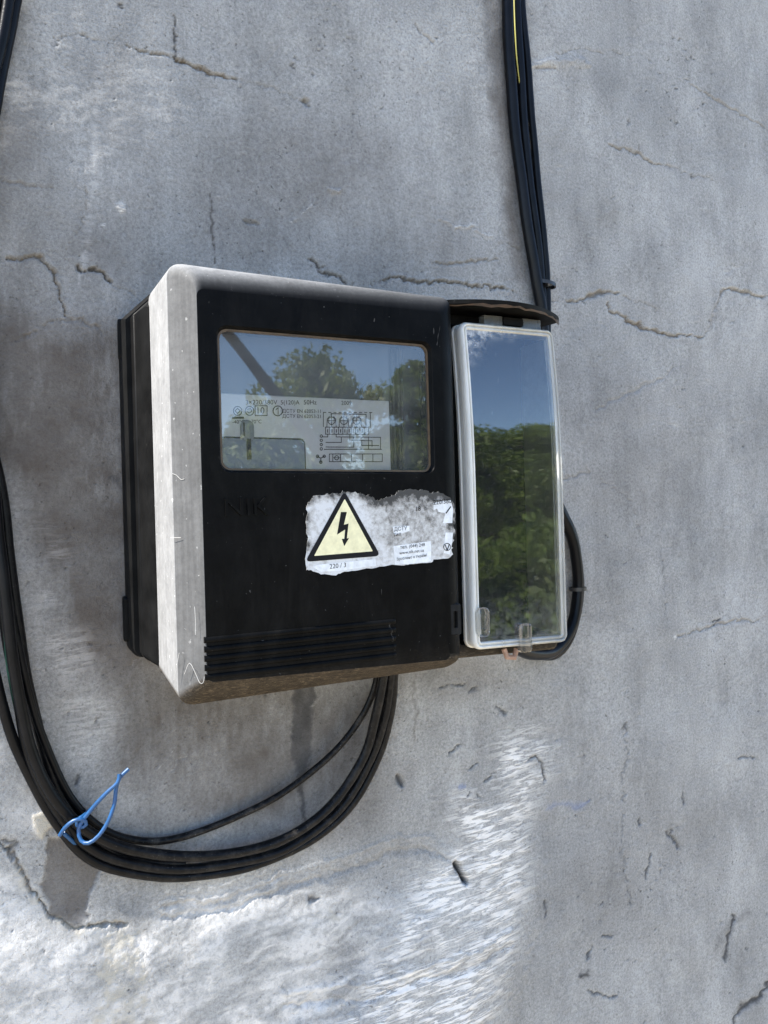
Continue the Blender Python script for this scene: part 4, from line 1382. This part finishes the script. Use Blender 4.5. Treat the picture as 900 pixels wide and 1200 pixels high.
def tree(base, height, rad, crown_lo, label, lm, n_leaf=9000, leaf=0.09, name='garden_tree'):
    base = Vector((base.x, base.y, 0))
    root = empty(name, base, label, 'tree')
    ORIG[root.name] = base
    b = MB()
    rs = random.Random(int(abs(base.x) * 1000) + 3)
    tr_ = [base + Vector((rs.uniform(-.06, .06) * i, rs.uniform(-.06, .06) * i, height * 0.8 * i / 5)) for i in range(6)]
    b.tube(spline(tr_, .15), 0.07 * height / 4, 8)
    clumps = []
    for k in range(26):
        a = rs.uniform(0, 2 * math.pi)
        zz = crown_lo + (height - crown_lo) * rs.random() ** 0.8
        f = math.sin(math.pi * min(1, max(0.12, (zz - crown_lo) / (height - crown_lo) * 0.85 + 0.12)))
        rr = rad * f * rs.uniform(0.3, 1.0)
        c = base + Vector((rr * math.cos(a), rr * math.sin(a), zz))
        clumps.append((c, rs.uniform(0.22, 0.5) * rad))
        st_ = tr_[min(5, max(1, int(zz / height * 5)))]
        b.tube([st_ - Vector((0, 0, .25)), (st_ + c) / 2 + Vector((0, 0, .05)), c], [.03, .02, .008], 5)
    b.build('trunk', BARK, root)
    g = np.random.default_rng(rs.randint(0, 9999))
    ci = g.integers(0, len(clumps), n_leaf)
    C = np.array([tuple(c[0]) for c in clumps])[ci]
    Rr = np.array([c[1] for c in clumps])[ci][:, None]
    dv = g.normal(size=(n_leaf, 3))
    dv /= np.linalg.norm(dv, axis=1)[:, None]
    P = C + dv * Rr * (g.random((n_leaf, 1)) ** 0.45) * np.array([1, 1, 0.75])
    a1 = g.normal(size=(n_leaf, 3))
    a1 /= np.linalg.norm(a1, axis=1)[:, None]
    a2 = np.cross(a1, g.normal(size=(n_leaf, 3)))
    a2 /= np.linalg.norm(a2, axis=1)[:, None]
    s = leaf * g.uniform(0.6, 1.3, (n_leaf, 1))
    V = np.stack([P - a1 * s, P + a2 * s * 0.45, P + a1 * s, P - a2 * s * 0.45], 1).reshape(-1, 3) - np.array(base)
    me = bpy.data.meshes.new('crown')
    me.from_pydata(V.tolist(), [], np.arange(4 * n_leaf).reshape(-1, 4).tolist())
    me.materials.append(lm)
    o = bpy.data.objects.new('crown', me)
    COL.objects.link(o)
    o.parent = root
    return root


c = refl(382, 500, FR, 8)
tree(c, 3.0, 0.85, 1.1, 'slender loose tree mirrored at the middle of the meter window', LEAVES[2], 6500, 0.045)
c = refl(488, 500, FR, 8.2)
tree(c, 2.95, 0.85, 0.5, 'bushy tree mirrored at the right side of the meter window', LEAVES[0], 9000, 0.05)
c = refl(566, 500, LH, 9.5)
tree(c, 2.78, 1.15, 0.3, 'broad green tree mirrored at the left of the clear lid', LEAVES[1], 15000, 0.05)
c = refl(626, 500, LH, 10)
tree(c, 2.88, 1.4, 0.3, 'spreading olive green tree mirrored at the right of the clear lid', LEAVES[0], 15000, 0.05)
c = refl(700, 520, LH, 13)
tree(c, 3.6, 1.7, 0.4, 'tall tree beyond the lid on the far right of the garden', LEAVES[1], 8000)
c = refl(300, 520, LH, 15)
tree(c, 3.0, 1.5, 0.4, 'distant low tree standing across the yard on the left', LEAVES[0], 6000)
for px_, py_, dd, hh, rr, lb_ in ((548, 640, 4.2, 1.02, 0.55, 'low leafy bush mirrored at the left of the lid foot'), (598, 640, 4.6, 0.95, 0.65, 'low leafy bush mirrored in the middle of the lid foot'), (655, 640, 5.2, 1.1, 0.8, 'low leafy bush mirrored at the right of the lid foot')):
    tree(refl(px_, py_, LH, dd), hh, rr, 0.05, lb_, LEAVES[1], 6000, 0.04, 'garden_bush')
# the leaning bare pole mirrored in the left of the window
p0, p1 = refl(262, 386, FR, 3.4), refl(336, 476, FR, 3.4)
dv = (p1 - p0).normalized()
k = p0.z / -dv.z
b = MB()
b.tube([p0 - dv * 0.5, p0, p1, p0 + dv * k], [.022, .026, .030, .045], 10, wob=.05)
tag(b.build('leaning_pole', BARK, None), 'bare wooden pole leaning across the sky in the window reflection', 'pole')
